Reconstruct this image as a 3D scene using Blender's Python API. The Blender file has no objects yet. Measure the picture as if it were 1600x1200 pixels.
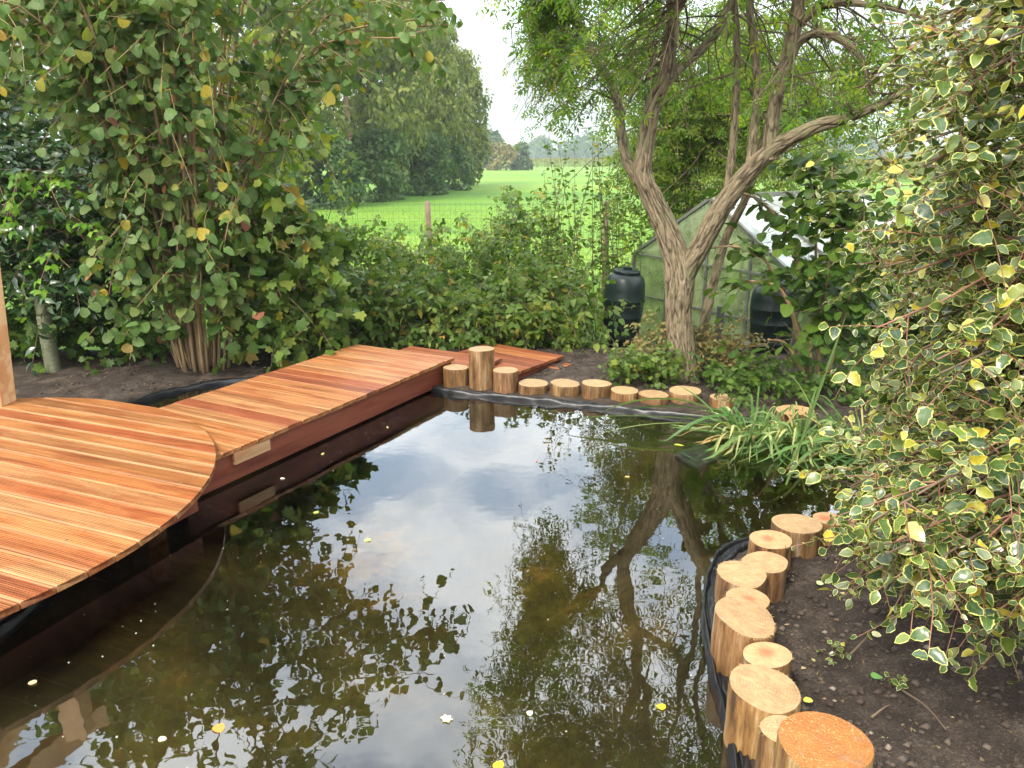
import bpy, bmesh, math, random
import numpy as np
from mathutils import Vector, noise
random.seed(7)
RS = np.random.RandomState(11)
C = bpy.context.scene.collection
sc = bpy.context.scene
PI = math.pi
R = math.radians

# ------------------------------------------------------------------ camera, sky, sun, exposure
PITCH = R(16.4); EYE = 1.75
cd = bpy.data.cameras.new('camera'); cam = bpy.data.objects.new('camera', cd); C.objects.link(cam)
cam.location = (0, 0, EYE); cam.rotation_euler = (R(90) - PITCH, 0, 0)
cd.sensor_width = 36; cd.lens = 36 * 1202 / 1600; cd.clip_start = .05; cd.clip_end = 5000
sc.camera = cam
sc.view_settings.view_transform = 'Standard'; sc.view_settings.look = 'None'
sc.view_settings.gamma = 1; sc.view_settings.use_curve_mapping = False
sc.view_settings.exposure = 0.08
SUN_EL, SUN_AZ = R(48), R(215)      # azimuth clockwise from +Y: behind the camera, to the left
w = bpy.data.worlds.new('World'); sc.world = w; w.use_nodes = True
def world():
    nt = w.node_tree; nt.nodes.clear(); N = nt.nodes.new; L = nt.links.new
    out = N('ShaderNodeOutputWorld'); bg = N('ShaderNodeBackground'); bg.inputs['Strength'].default_value = .1
    sky = N('ShaderNodeTexSky'); sky.sky_type = 'NISHITA'; sky.sun_disc = False
    sky.sun_elevation = SUN_EL; sky.sun_rotation = SUN_AZ; sky.dust_density = 2
    tc = N('ShaderNodeTexCoord'); sep = N('ShaderNodeSeparateXYZ'); L(tc.outputs['Generated'], sep.inputs[0])
    def M(op, a, b=None, c=None):
        m = N('ShaderNodeMath'); m.operation = op
        for i, v in enumerate((a, b, c)):
            if v is None: continue
            if isinstance(v, (int, float)): m.inputs[i].default_value = v
            else: L(v, m.inputs[i])
        return m.outputs[0]
    z = M('MAXIMUM', sep.outputs['Z'], 0.0)
    zz = M('ADD', z, .16)
    cv = N('ShaderNodeCombineXYZ'); L(M('DIVIDE', sep.outputs['X'], zz), cv.inputs[0]); L(M('DIVIDE', sep.outputs['Y'], zz), cv.inputs[1])
    n1 = N('ShaderNodeTexNoise'); n1.inputs['Scale'].default_value = 1.35; n1.inputs['Detail'].default_value = 7; n1.inputs['Roughness'].default_value = .55
    L(cv.outputs[0], n1.inputs['Vector'])
    n2 = N('ShaderNodeTexNoise'); n2.inputs['Scale'].default_value = 3.1; n2.inputs['Detail'].default_value = 6; L(cv.outputs[0], n2.inputs['Vector'])
    cover = N('ShaderNodeMapRange'); cover.interpolation_type = 'SMOOTHSTEP'; L(n1.outputs['Fac'], cover.inputs[0])
    cover.inputs[1].default_value = .38; cover.inputs[2].default_value = .56; cover.inputs[3].default_value = .15; cover.inputs[4].default_value = 1
    # hazy near the horizon: always covered
    hz = N('ShaderNodeMapRange'); L(z, hz.inputs[0]); hz.inputs[1].default_value = .12; hz.inputs[2].default_value = .3; hz.inputs[3].default_value = 1; hz.inputs[4].default_value = 0
    cov = M('MAXIMUM', cover.outputs[0], hz.outputs[0])
    br = N('ShaderNodeMapRange'); br.interpolation_type = 'SMOOTHSTEP'; L(z, br.inputs[0]); br.inputs[1].default_value = .10; br.inputs[2].default_value = .36; br.inputs[3].default_value = 8.8; br.inputs[4].default_value = 40
    tex = N('ShaderNodeMapRange'); L(n2.outputs['Fac'], tex.inputs[0]); tex.inputs[1].default_value = .3; tex.inputs[2].default_value = .7; tex.inputs[3].default_value = .88; tex.inputs[4].default_value = 1.1
    cb = M('MULTIPLY', br.outputs[0], tex.outputs[0])
    cc = N('ShaderNodeMix'); cc.data_type = 'RGBA'; cc.blend_type = 'MULTIPLY'; cc.inputs[0].default_value = 1
    cc.inputs[6].default_value = (.955, .985, 1.0, 1); L(cb, cc.inputs[7])
    bl = N('ShaderNodeMix'); bl.data_type = 'RGBA'; bl.blend_type = 'MULTIPLY'; bl.inputs[0].default_value = 1
    L(sky.outputs[0], bl.inputs[6]); bl.inputs[7].default_value = (8.4, 7.6, 6.4, 1)
    mx = N('ShaderNodeMix'); mx.data_type = 'RGBA'; L(cov, mx.inputs[0]); L(bl.outputs[2], mx.inputs[6]); L(cc.outputs[2], mx.inputs[7])
    L(mx.outputs[2], bg.inputs['Color']); L(bg.outputs[0], out.inputs[0])
world()
sd = bpy.data.lights.new('sun', 'SUN'); sd.energy = 4.2; sd.angle = R(7); sd.color = (1, .93, .82)
sun = bpy.data.objects.new('sun', sd); C.objects.link(sun)
sdir = Vector((math.sin(SUN_AZ) * math.cos(SUN_EL), math.cos(SUN_AZ) * math.cos(SUN_EL), math.sin(SUN_EL)))
sun.rotation_euler = sdir.to_track_quat('Z', 'Y').to_euler()
try:
    sc.cycles.max_bounces = 8; sc.cycles.transparent_max_bounces = 12; sc.cycles.transmission_bounces = 6
    sc.cycles.volume_bounces = 1; sc.cycles.caustics_reflective = False; sc.cycles.caustics_refractive = False
    sc.cycles.use_denoising = True
except Exception: pass

# ------------------------------------------------------------------ helpers
def at(x, y, Y):
    """the point at distance Y seen in direction (x, y) of the 1600x1200 survey photo"""
    u = (x - 800) / 1202; v = (600 - y) / 1202
    f = math.cos(PITCH) + v * math.sin(PITCH); t = Y / f
    return (u * t, Y, EYE + t * (-math.sin(PITCH) + v * math.cos(PITCH)))
def proj(P):
    d = P - np.array([0, 0, EYE])
    f = d[:, 1] * math.cos(PITCH) - d[:, 2] * math.sin(PITCH)
    up = d[:, 1] * math.sin(PITCH) + d[:, 2] * math.cos(PITCH)
    f = np.where(f < .05, .05, f)
    return 800 + 1202 * d[:, 0] / f, 600 - 1202 * up / f, f
def link(name, data, parent=None, kind=None):
    o = bpy.data.objects.new(name, data); C.objects.link(o)
    if parent: o.parent = parent
    if kind: o['kind'] = kind
    return o
def empty(name, loc=(0, 0, 0), rz=0):
    o = bpy.data.objects.new(name, None); C.objects.link(o); o.location = loc; o.rotation_euler = (0, 0, rz); o.empty_display_size = .1
    return o
def tag(o, label, cat, group=None):
    o['label'] = label; o['category'] = cat
    if group: o['group'] = group
    return o
def tri_mesh(name, V, T, attrs=None, mat=None, smooth=True, vec=None):
    V = np.asarray(V, dtype=np.float32); T = np.asarray(T, dtype=np.int32)
    me = bpy.data.meshes.new(name); me.vertices.add(len(V)); me.vertices.foreach_set('co', V.ravel())
    me.loops.add(T.size); me.loops.foreach_set('vertex_index', T.ravel())
    k = T.shape[1]
    me.polygons.add(len(T)); me.polygons.foreach_set('loop_start', np.arange(0, T.size, k, dtype=np.int32))
    try: me.polygons.foreach_set('loop_total', np.full(len(T), k, dtype=np.int32))
    except Exception: pass
    if smooth: me.polygons.foreach_set('use_smooth', np.ones(len(T), dtype=bool))
    me.update(calc_edges=True)
    for n, a in (attrs or {}).items():
        at_ = me.attributes.new(n, 'FLOAT', 'POINT'); at_.data.foreach_set('value', np.asarray(a, dtype=np.float32))
    for n, a in (vec or {}).items():
        at_ = me.attributes.new(n, 'FLOAT_VECTOR', 'POINT'); at_.data.foreach_set('vector', np.asarray(a, dtype=np.float32).ravel())
    if mat: me.materials.append(mat)
    return me
def poly_mesh(name, V, F, mats, fm=None, smooth=False, vec=None):
    me = bpy.data.meshes.new(name); me.from_pydata([tuple(v) for v in V], [], F); 
    for m in (mats if isinstance(mats, (list, tuple)) else [mats]): me.materials.append(m)
    if fm: me.polygons.foreach_set('material_index', fm)
    if smooth: me.polygons.foreach_set('use_smooth', [True] * len(me.polygons))
    for n, a in (vec or {}).items():
        at_ = me.attributes.new(n, 'FLOAT_VECTOR', 'POINT'); at_.data.foreach_set('vector', np.asarray(a, dtype=np.float32).ravel())
    me.update(); return me
def box_mesh(name, lo, hi, mat, bev=0.0):
    bm = bmesh.new(); bmesh.ops.create_cube(bm, size=1)
    for v in bm.verts:
        v.co = Vector([(lo[i] + hi[i]) / 2 + v.co[i] * (hi[i] - lo[i]) for i in range(3)])
    if bev: bmesh.ops.bevel(bm, geom=bm.edges[:], offset=bev, segments=1, affect='EDGES')
    me = bpy.data.meshes.new(name); bm.to_mesh(me); bm.free(); me.materials.append(mat); return me
def beam_mesh(name, p, q, w_, h_, mat, bev=.003):
    """a squared bar from p to q"""
    p = Vector(p); q = Vector(q); d = (q - p); Ln = d.length; d.normalize()
    s = d.cross(Vector((0, 0, 1)))
    if s.length < .05: s = Vector((1, 0, 0)); s = (s - d * s.dot(d))
    s.normalize(); u = s.cross(d)
    me = box_mesh(name, (-w_ / 2, 0, -h_ / 2), (w_ / 2, Ln, h_ / 2), mat, bev)
    for v in me.vertices:
        v.co = p + s * v.co.x + d * v.co.y + u * v.co.z
    return me
def nrm(a): return a / np.maximum(np.linalg.norm(a, axis=-1, keepdims=True), 1e-9)
def catmull(pts, n):
    P = np.array(pts, float); P = np.vstack([2 * P[0] - P[1], P, 2 * P[-1] - P[-2]])
    out = []
    m = len(P) - 3
    for t in np.linspace(0, m - 1e-6, n):
        i = int(t); f = t - i
        a, b, c, d = P[i:i + 4]
        out.append(.5 * ((2 * b) + (c - a) * f + (2 * a - 5 * b + 4 * c - d) * f * f + (-a + 3 * b - 3 * c + d) * f ** 3))
    return np.array(out)
def tube(pts, rad, seg=8, bump=None, cap=True):
    """one tube: returns V, T(quads->tris), bark vec"""
    P = np.asarray(pts, float); n = len(P); rad = np.asarray(rad, float) * np.ones(n)
    Tn = nrm(np.gradient(P, axis=0))
    ref = np.array([1, .2, .1]) if abs(Tn[0, 0]) < .8 else np.array([0, 1, .1])
    A = np.zeros_like(P); a = nrm(ref - Tn[0] * np.dot(ref, Tn[0]))
    for i in range(n):
        a = nrm(a - Tn[i] * np.dot(a, Tn[i])); A[i] = a
    B = np.cross(Tn, A)
    th = np.linspace(0, 2 * PI, seg, endpoint=False)
    ln = np.concatenate([[0], np.cumsum(np.linalg.norm(np.diff(P, axis=0), axis=1))])
    ct, st = np.cos(th), np.sin(th)
    rr = rad[:, None] * np.ones(seg)[None]
    if bump is not None:
        for i in range(n):
            for j in range(seg): rr[i, j] += bump(ct[j], st[j], ln[i], rad[i])
    V = P[:, None] + rr[..., None] * (A[:, None] * ct[None, :, None] + B[:, None] * st[None, :, None])
    bv = np.stack([ct[None] * rad[:, None], st[None] * rad[:, None], ln[:, None] * np.ones(seg)[None]], -1)
    i = np.arange(n - 1)[:, None] * seg; j = np.arange(seg)[None]; k = (j + 1) % seg
    q = np.stack([i + j, i + k, i + seg + k, i + seg + j], -1).reshape(-1, 4)
    T = np.vstack([q[:, [0, 1, 2]], q[:, [0, 2, 3]]])
    V = V.reshape(-1, 3); bv = bv.reshape(-1, 3)
    if cap:
        c = len(V); V = np.vstack([V, P[-1:], P[:1]]); bv = np.vstack([bv, [[0, 0, ln[-1]]], [[0, 0, 0]]])
        e = (n - 1) * seg
        T = np.vstack([T, np.stack([e + j[0], e + k[0], np.full(seg, c)], -1), np.stack([k[0], j[0], np.full(seg, c + 1)], -1)])
    return V, T, bv
def tubes_many(P, r0, r1, seg=3):
    """P: (S,K,3) polylines -> one mesh of thin tubes"""
    S, K, _ = P.shape
    Tn = nrm(np.gradient(P, axis=1)); ref = np.array([.3, .2, 1.0]); A = nrm(np.cross(Tn, ref)); B = np.cross(Tn, A)
    th = np.linspace(0, 2 * PI, seg, endpoint=False); ct, st = np.cos(th), np.sin(th)
    r = (np.asarray(r0).reshape(-1, 1) * np.ones((S, 1))) * (1 - np.linspace(0, 1, K))[None] + (np.asarray(r1).reshape(-1, 1) * np.ones((S, 1))) * np.linspace(0, 1, K)[None]
    V = P[:, :, None] + r[:, :, None, None] * (A[:, :, None] * ct[None, None, :, None] + B[:, :, None] * st[None, None, :, None])
    s = (np.arange(S) * K * seg)[:, None, None]; i = (np.arange(K - 1) * seg)[None, :, None]; j = np.arange(seg)[None, None]; k = (j + 1) % seg
    q = np.stack([s + i + j, s + i + k, s + i + seg + k, s + i + seg + j], -1).reshape(-1, 4)
    T = np.vstack([q[:, [0, 1, 2]], q[:, [0, 2, 3]]])
    V = V.reshape(-1, 3)
    return V, T
class Acc:
    def __init__(s): s.V = []; s.T = []; s.A = []; s.B = []; s.n = 0
    def add(s, V, T, a=None, b=None):
        s.V.append(V); s.T.append(T + s.n); s.n += len(V)
        if a is not None: s.A.append(a)
        if b is not None: s.B.append(b)
    def get(s): return np.vstack(s.V), np.vstack(s.T)

# ------------------------------------------------------------------ materials
def new_mat(name):
    m = bpy.data.materials.new(name); m.use_nodes = True; nt = m.node_tree; nt.nodes.clear()
    return m, nt, nt.nodes.new, nt.links.new
def ramp(N, stops, interp='LINEAR'):
    r = N('ShaderNodeValToRGB'); cr = r.color_ramp; cr.interpolation = interp
    while len(cr.elements) < len(stops): cr.elements.new(.5)
    for e, (p, c) in zip(cr.elements, stops): e.position = p; e.color = tuple(c) + (1,)
    return r
def mathn(N, L, op, a, b=None, c=None):
    m = N('ShaderNodeMath'); m.operation = op
    for i, v in enumerate((a, b, c)):
        if v is None: continue
        if isinstance(v, (int, float)): m.inputs[i].default_value = v
        else: L(v, m.inputs[i])
    return m.outputs[0]
def mixc(N, L, f, a, b, blend='MIX'):
    m = N('ShaderNodeMix'); m.data_type = 'RGBA'; m.blend_type = blend
    for i, v in ((0, f), (6, a), (7, b)):
        if isinstance(v, (int, float)): m.inputs[i].default_value = v
        elif isinstance(v, tuple): m.inputs[i].default_value = v + ((1,) if len(v) == 3 else ())
        else: L(v, m.inputs[i])
    return m.outputs[2]
def leaf_mat(name, stops, trans=.35, rough=.45, under=(.20, .27, .10), edge=None, spec=.2, vein=.25, transcol=1.6, spot=None, lift=1.06):
    m, nt, N, L = new_mat(name)
    out = N('ShaderNodeOutputMaterial')
    a = N('ShaderNodeAttribute'); a.attribute_name = 'tint'; oi = N('ShaderNodeObjectInfo')
    t = mathn(N, L, 'FRACT', mathn(N, L, 'ADD', a.outputs['Fac'], oi.outputs['Random']))
    lum = lambda c: .3 * c[0] + .6 * c[1] + .1 * c[2]
    r = ramp(N, [(p_, tuple(min(.85, max(.004, lum(c) + (c_ - lum(c)) * 1.10) * lift) for c_ in c)) for p_, c in stops]); L(t, r.inputs[0]); col = r.outputs[0]
    geo = N('ShaderNodeNewGeometry')
    nz = N('ShaderNodeTexNoise'); nz.inputs['Scale'].default_value = 60; nz.inputs['Detail'].default_value = 3; L(geo.outputs['Position'], nz.inputs['Vector'])
    v = mathn(N, L, 'MULTIPLY_ADD', nz.outputs['Fac'], .5, .75)
    vc = N('ShaderNodeCombineColor'); [L(v, vc.inputs[i]) for i in range(3)]
    col = mixc(N, L, 1.0, col, vc.outputs[0], 'MULTIPLY')
    e = N('ShaderNodeAttribute'); e.attribute_name = 'edge'
    if vein:
        f = N('ShaderNodeMapRange'); L(e.outputs['Fac'], f.inputs[0]); f.inputs[1].default_value = 0; f.inputs[2].default_value = .14; f.inputs[3].default_value = vein; f.inputs[4].default_value = 0
        col = mixc(N, L, f.outputs[0], col, (.25, .3, .12))
    if edge:
        ee = mathn(N, L, 'ADD', e.outputs['Fac'], mathn(N, L, 'MULTIPLY_ADD', nz.outputs['Fac'], .5, -.25))
        f = N('ShaderNodeMapRange'); L(ee, f.inputs[0]); f.inputs[1].default_value = .76; f.inputs[2].default_value = .84
        col = mixc(N, L, f.outputs[0], col, edge)
    if spot:
        n3 = N('ShaderNodeTexNoise'); n3.inputs['Scale'].default_value = 25; L(geo.outputs['Position'], n3.inputs['Vector'])
        f = N('ShaderNodeMapRange'); L(n3.outputs['Fac'], f.inputs[0]); f.inputs[1].default_value = .68; f.inputs[2].default_value = .76
        col = mixc(N, L, f.outputs[0], col, spot)
    colu = mixc(N, L, geo.outputs['Backfacing'], col, mixc(N, L, .3, col, under))
    p = N('ShaderNodeBsdfPrincipled'); L(colu, p.inputs['Base Color']); p.inputs['Roughness'].default_value = rough
    p.inputs['Specular IOR Level'].default_value = spec
    tr = N('ShaderNodeBsdfTranslucent'); hs = mixc(N, L, 1.0, col, (transcol, transcol * 1.08, transcol * .45), 'MULTIPLY'); L(hs, tr.inputs[0])
    ms = N('ShaderNodeMixShader'); ms.inputs[0].default_value = trans; L(p.outputs[0], ms.inputs[1]); L(tr.outputs[0], ms.inputs[2])
    L(ms.outputs[0], out.inputs[0]); return m
def bark_mat(name, dark, light, scale=(60, 60, 9), bump=.5, rough=.85, dist=.01, moss=None):
    m, nt, N, L = new_mat(name); out = N('ShaderNodeOutputMaterial')
    a = N('ShaderNodeAttribute'); a.attribute_name = 'bark'
    mp = N('ShaderNodeMapping'); mp.inputs['Scale'].default_value = scale; L(a.outputs['Vector'], mp.inputs[0])
    n1 = N('ShaderNodeTexNoise'); n1.inputs['Scale'].default_value = 1; n1.inputs['Detail'].default_value = 6; n1.inputs['Roughness'].default_value = .65; L(mp.outputs[0], n1.inputs['Vector'])
    r = ramp(N, [(.3, dark), (.5, tuple((d + l) / 2 for d, l in zip(dark, light))), (.7, light)]); L(n1.outputs['Fac'], r.inputs[0])
    col = r.outputs[0]
    if moss:
        geo = N('ShaderNodeNewGeometry'); n2 = N('ShaderNodeTexNoise'); n2.inputs['Scale'].default_value = 6; n2.inputs['Detail'].default_value = 5; L(geo.outputs['Position'], n2.inputs['Vector'])
        f = N('ShaderNodeMapRange'); L(n2.outputs['Fac'], f.inputs[0]); f.inputs[1].default_value = .5; f.inputs[2].default_value = .7; f.inputs[4].default_value = .6
        col = mixc(N, L, f.outputs[0], col, moss)
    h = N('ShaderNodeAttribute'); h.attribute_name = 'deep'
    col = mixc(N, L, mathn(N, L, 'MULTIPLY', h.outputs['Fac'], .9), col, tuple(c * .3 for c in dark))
    p = N('ShaderNodeBsdfPrincipled'); L(col, p.inputs['Base Color']); p.inputs['Roughness'].default_value = rough; p.inputs['Specular IOR Level'].default_value = .25
    b = N('ShaderNodeBump'); b.inputs['Strength'].default_value = bump; b.inputs['Distance'].default_value = dist; L(n1.outputs['Fac'], b.inputs['Height']); L(b.outputs[0], p.inputs['Normal'])
    L(p.outputs[0], out.inputs[0]); return m
def plain(name, col, rough=.6, spec=.5, var=.25, scale=8, bump=0, metallic=0, bscale=40):
    m, nt, N, L = new_mat(name); out = N('ShaderNodeOutputMaterial'); tc = N('ShaderNodeNewGeometry')
    n1 = N('ShaderNodeTexNoise'); n1.inputs['Scale'].default_value = scale; n1.inputs['Detail'].default_value = 6; L(tc.outputs['Position'], n1.inputs['Vector'])
    r = ramp(N, [(.3, tuple(c * (1 - var) for c in col)), (.7, tuple(min(1, c * (1 + var)) for c in col))]); L(n1.outputs['Fac'], r.inputs[0])
    p = N('ShaderNodeBsdfPrincipled'); L(r.outputs[0], p.inputs['Base Color']); p.inputs['Roughness'].default_value = rough
    p.inputs['Specular IOR Level'].default_value = spec; p.inputs['Metallic'].default_value = metallic
    if bump:
        n2 = N('ShaderNodeTexNoise'); n2.inputs['Scale'].default_value = bscale; n2.inputs['Detail'].default_value = 5; L(tc.outputs['Position'], n2.inputs['Vector'])
        b = N('ShaderNodeBump'); b.inputs['Strength'].default_value = bump; b.inputs['Distance'].default_value = .01; L(n2.outputs['Fac'], b.inputs['Height']); L(b.outputs[0], p.inputs['Normal'])
    L(p.outputs[0], out.inputs[0]); return m
def wood_mat(name, axis_scale=(1.2, 26, 26), gloss=.38, knots=True, use_object_colour=True, base=(1, 1, 1), streak=.5):
    """timber: grain runs along the object's own x"""
    m, nt, N, L = new_mat(name); out = N('ShaderNodeOutputMaterial'); tc = N('ShaderNodeTexCoord'); oi = N('ShaderNodeObjectInfo')
    off = N('ShaderNodeVectorMath'); off.operation = 'ADD'; L(tc.outputs['Object'], off.inputs[0])
    cx = N('ShaderNodeCombineXYZ'); L(mathn(N, L, 'MULTIPLY', oi.outputs['Random'], 37.0), cx.inputs[0]); L(mathn(N, L, 'MULTIPLY', oi.outputs['Random'], 91.0), cx.inputs[2]); L(cx.outputs[0], off.inputs[1])
    mp = N('ShaderNodeMapping'); mp.inputs['Scale'].default_value = axis_scale; L(off.outputs[0], mp.inputs[0])
    n1 = N('ShaderNodeTexNoise'); n1.inputs['Scale'].default_value = 1; n1.inputs['Detail'].default_value = 7; n1.inputs['Roughness'].default_value = .6; n1.inputs['Distortion'].default_value = .4; L(mp.outputs[0], n1.inputs['Vector'])
    mp2 = N('ShaderNodeMapping'); mp2.inputs['Scale'].default_value = (1.6, 6, 6); L(off.outputs[0], mp2.inputs[0])
    n2 = N('ShaderNodeTexNoise'); n2.inputs['Scale'].default_value = 1.3; n2.inputs['Detail'].default_value = 5; L(mp2.outputs[0], n2.inputs['Vector'])
    mp3 = N('ShaderNodeMapping'); mp3.inputs['Scale'].default_value = (2.5, 90, 90); L(off.outputs[0], mp3.inputs[0])
    n3 = N('ShaderNodeTexNoise'); n3.inputs['Scale'].default_value = 1; n3.inputs['Detail'].default_value = 3; L(mp3.outputs[0], n3.inputs['Vector'])
    bc = oi.outputs['Color'] if use_object_colour else base
    g = ramp(N, [(.3, (1 - streak, (1 - streak) * .86, (1 - streak) * .76)), (.5, (.95, .93, .9)), (.7, (1.12, 1.14, 1.16))]); L(n1.outputs['Fac'], g.inputs[0])
    col = mixc(N, L, 1.0, bc, g.outputs[0], 'MULTIPLY')
    wet = N('ShaderNodeMapRange'); L(n2.outputs['Fac'], wet.inputs[0]); wet.inputs[1].default_value = .52; wet.inputs[2].default_value = .58; wet.inputs[4].default_value = .75
    mp4 = N('ShaderNodeMapping'); mp4.inputs['Scale'].default_value = (3.2, 85, 1); L(off.outputs[0], mp4.inputs[0])
    n4 = N('ShaderNodeTexNoise'); n4.inputs['Scale'].default_value = 1; n4.inputs['Detail'].default_value = 1; L(mp4.outputs[0], n4.inputs['Vector'])
    st4 = ramp(N, [(.36, (.84, .76, .72)), (.46, (.96, .94, .93)), (.58, (1.0, 1.0, 1.0)), (.70, (1.14, 1.2, 1.24))]); L(n4.outputs['Fac'], st4.inputs[0])
    col = mixc(N, L, wet.outputs[0], col, mixc(N, L, 1.0, col, (.82, .62, .5), 'MULTIPLY'))
    fine = ramp(N, [(.35, (.8, .78, .76)), (.65, (1.08, 1.08, 1.08))]); L(n3.outputs['Fac'], fine.inputs[0])
    col = mixc(N, L, .6, col, fine.outputs[0], 'MULTIPLY')
    if use_object_colour:
        col = mixc(N, L, 1.0, col, st4.outputs[0], 'MULTIPLY')
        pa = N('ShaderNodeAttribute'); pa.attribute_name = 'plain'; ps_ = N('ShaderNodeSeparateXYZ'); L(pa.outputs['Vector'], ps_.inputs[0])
        col = mixc(N, L, mathn(N, L, 'MULTIPLY', ps_.outputs[0], mathn(N, L, 'MULTIPLY_ADD', oi.outputs['Random'], .45, .0)), col, (.50, .27, .13))
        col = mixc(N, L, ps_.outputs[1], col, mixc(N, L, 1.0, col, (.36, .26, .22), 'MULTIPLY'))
    p = N('ShaderNodeBsdfPrincipled'); L(col, p.inputs['Base Color'])
    rr = mathn(N, L, 'MULTIPLY_ADD', n2.outputs['Fac'], .35, gloss - .12); L(rr, p.inputs['Roughness']); p.inputs['Specular IOR Level'].default_value = .35
    b = N('ShaderNodeBump'); b.inputs['Strength'].default_value = .0; b.inputs['Distance'].default_value = .002; L(n3.outputs['Fac'], b.inputs['Height']); L(b.outputs[0], p.inputs['Normal'])
    L(p.outputs[0], out.inputs[0]); return m

M = {}
M['hazel'] = leaf_mat('hazel_leaf', [(0, (.050, .098, .024)), (.3, (.085, .148, .042)), (.62, (.122, .188, .075)), (.90, (.15, .19, .06)), (.955, (.22, .22, .05)), (.98, (.36, .27, .05)), (.992, (.26, .11, .06)), (1, (.18, .07, .06))], trans=.34, rough=.5, spot=(.2, .15, .05))
M['holly'] = leaf_mat('holly_leaf', [(0, (.025, .05, .02)), (.4, (.045, .08, .028)), (.75, (.075, .12, .03)), (.9, (.15, .19, .04)), (.955, (.42, .35, .06)), (1, (.48, .38, .08))], trans=.18, rough=.27, edge=(.44, .44, .12), spec=.6, vein=.15, under=(.45, .5, .25))
M['elder'] = leaf_mat('elder_leaf', [(0, (.055, .11, .025)), (.5, (.095, .16, .03)), (.85, (.15, .21, .035)), (1, (.25, .26, .04))], trans=.5, rough=.5, transcol=2.1)
M['bright'] = leaf_mat('young_leaf', [(0, (.06, .105, .02)), (.5, (.10, .15, .028)), (1, (.17, .20, .04))], trans=.5, rough=.5, transcol=2.0)
M['bramble'] = leaf_mat('bramble_leaf', [(0, (.045, .085, .018)), (.5, (.08, .135, .03)), (.8, (.125, .175, .045)), (.95, (.18, .21, .05)), (1, (.3, .2, .05))], trans=.35, rough=.42)
M['lime'] = leaf_mat('spring_leaf', [(0, (.09, .19, .03)), (.6, (.13, .26, .04)), (1, (.2, .3, .06))], trans=.4, rough=.4)
M['sapling'] = leaf_mat('broad_leaf', [(0, (.032, .07, .015)), (.6, (.06, .11, .022)), (1, (.10, .16, .03))], trans=.35, rough=.45)
M['laurel'] = leaf_mat('laurel_leaf', [(0, (.012, .035, .012)), (.5, (.022, .06, .018)), (.9, (.04, .09, .028)), (1, (.07, .13, .03))], trans=.15, rough=.25, spec=.6)
M['ash'] = leaf_mat('grey_leaf', [(0, (.07, .10, .022)), (.5, (.12, .155, .035)), (1, (.22, .22, .06))], trans=.45, rough=.55)
M['willow'] = leaf_mat('willow_leaf', [(0, (.055, .075, .022)), (.5, (.12, .145, .038)), (1, (.20, .21, .055))], trans=.3, rough=.6)
M['hedge'] = leaf_mat('alder_leaf', [(0, (.03, .065, .02)), (.5, (.055, .10, .03)), (1, (.09, .14, .04))], trans=.25, rough=.5)
M['farleaf'] = leaf_mat('oak_leaf', [(0, (.03, .05, .02)), (1, (.06, .085, .03))], trans=.15, rough=.7)
M['iris'] = leaf_mat('iris_leaf', lift=1.2, stops=[(0, (.055, .115, .035)), (.5, (.105, .175, .06)), (.8, (.19, .25, .11)), (.92, (.34, .36, .17)), (.97, (.36, .27, .12)), (1, (.25, .16, .08))], trans=.3, rough=.4, vein=0)
M['corn'] = leaf_mat('corn_leaf', [(0, (.10, .14, .03)), (.6, (.16, .19, .05)), (1, (.3, .26, .12))], trans=.2, rough=.6)
M['dry'] = leaf_mat('dry_leaf', [(0, (.12, .08, .035)), (.5, (.2, .15, .06)), (1, (.12, .16, .05))], trans=.2, rough=.6)
M['elder_bark'] = bark_mat('elder_bark', (.115, .085, .05), (.36, .295, .19), (75, 75, 14), .9, dist=.012, moss=(.17, .18, .09))
M['hazel_bark'] = bark_mat('hazel_bark', (.20, .125, .06), (.44, .31, .17), (90, 90, 6), .3)
M['twig'] = plain('twig_bark', (.12, .085, .05), .8)
M['red_twig'] = plain('red_twig', (.22, .10, .06), .6)
M['pale_bark'] = bark_mat('smooth_grey_bark', (.10, .11, .06), (.20, .21, .13), (30, 30, 60), .2)
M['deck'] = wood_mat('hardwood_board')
M['beam'] = wood_mat('hardwood_beam', (.8, 14, 14), .5, use_object_colour=False, base=(.19, .052, .026))
M['offcut'] = wood_mat('pale_offcut', (.8, 14, 14), .55, use_object_colour=False, base=(.50, .30, .16))
M['post'] = wood_mat('larch_post', (7, 7, .6), .55, use_object_colour=False, base=(.72, .47, .25), streak=.22)
M['rail'] = plain('weathered_post', (.19, .13, .09), .85, bump=.4)
M['wire'] = plain('fence_wire', (.10, .13, .09), .5)
M['alu'] = plain('grey_aluminium', (.20, .20, .17), .5, metallic=.3)
M['butt'] = plain('dark_plastic', (.008, .017, .015), .38, .35, var=.12)
M['black'] = plain('black_film', (.009, .009, .010), .38, .45, var=.3)
M['screw'] = plain('screw_head', (.35, .33, .30), .35, metallic=.8)
M['pot'] = plain('grey_pot', (.05, .05, .05), .6)

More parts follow.
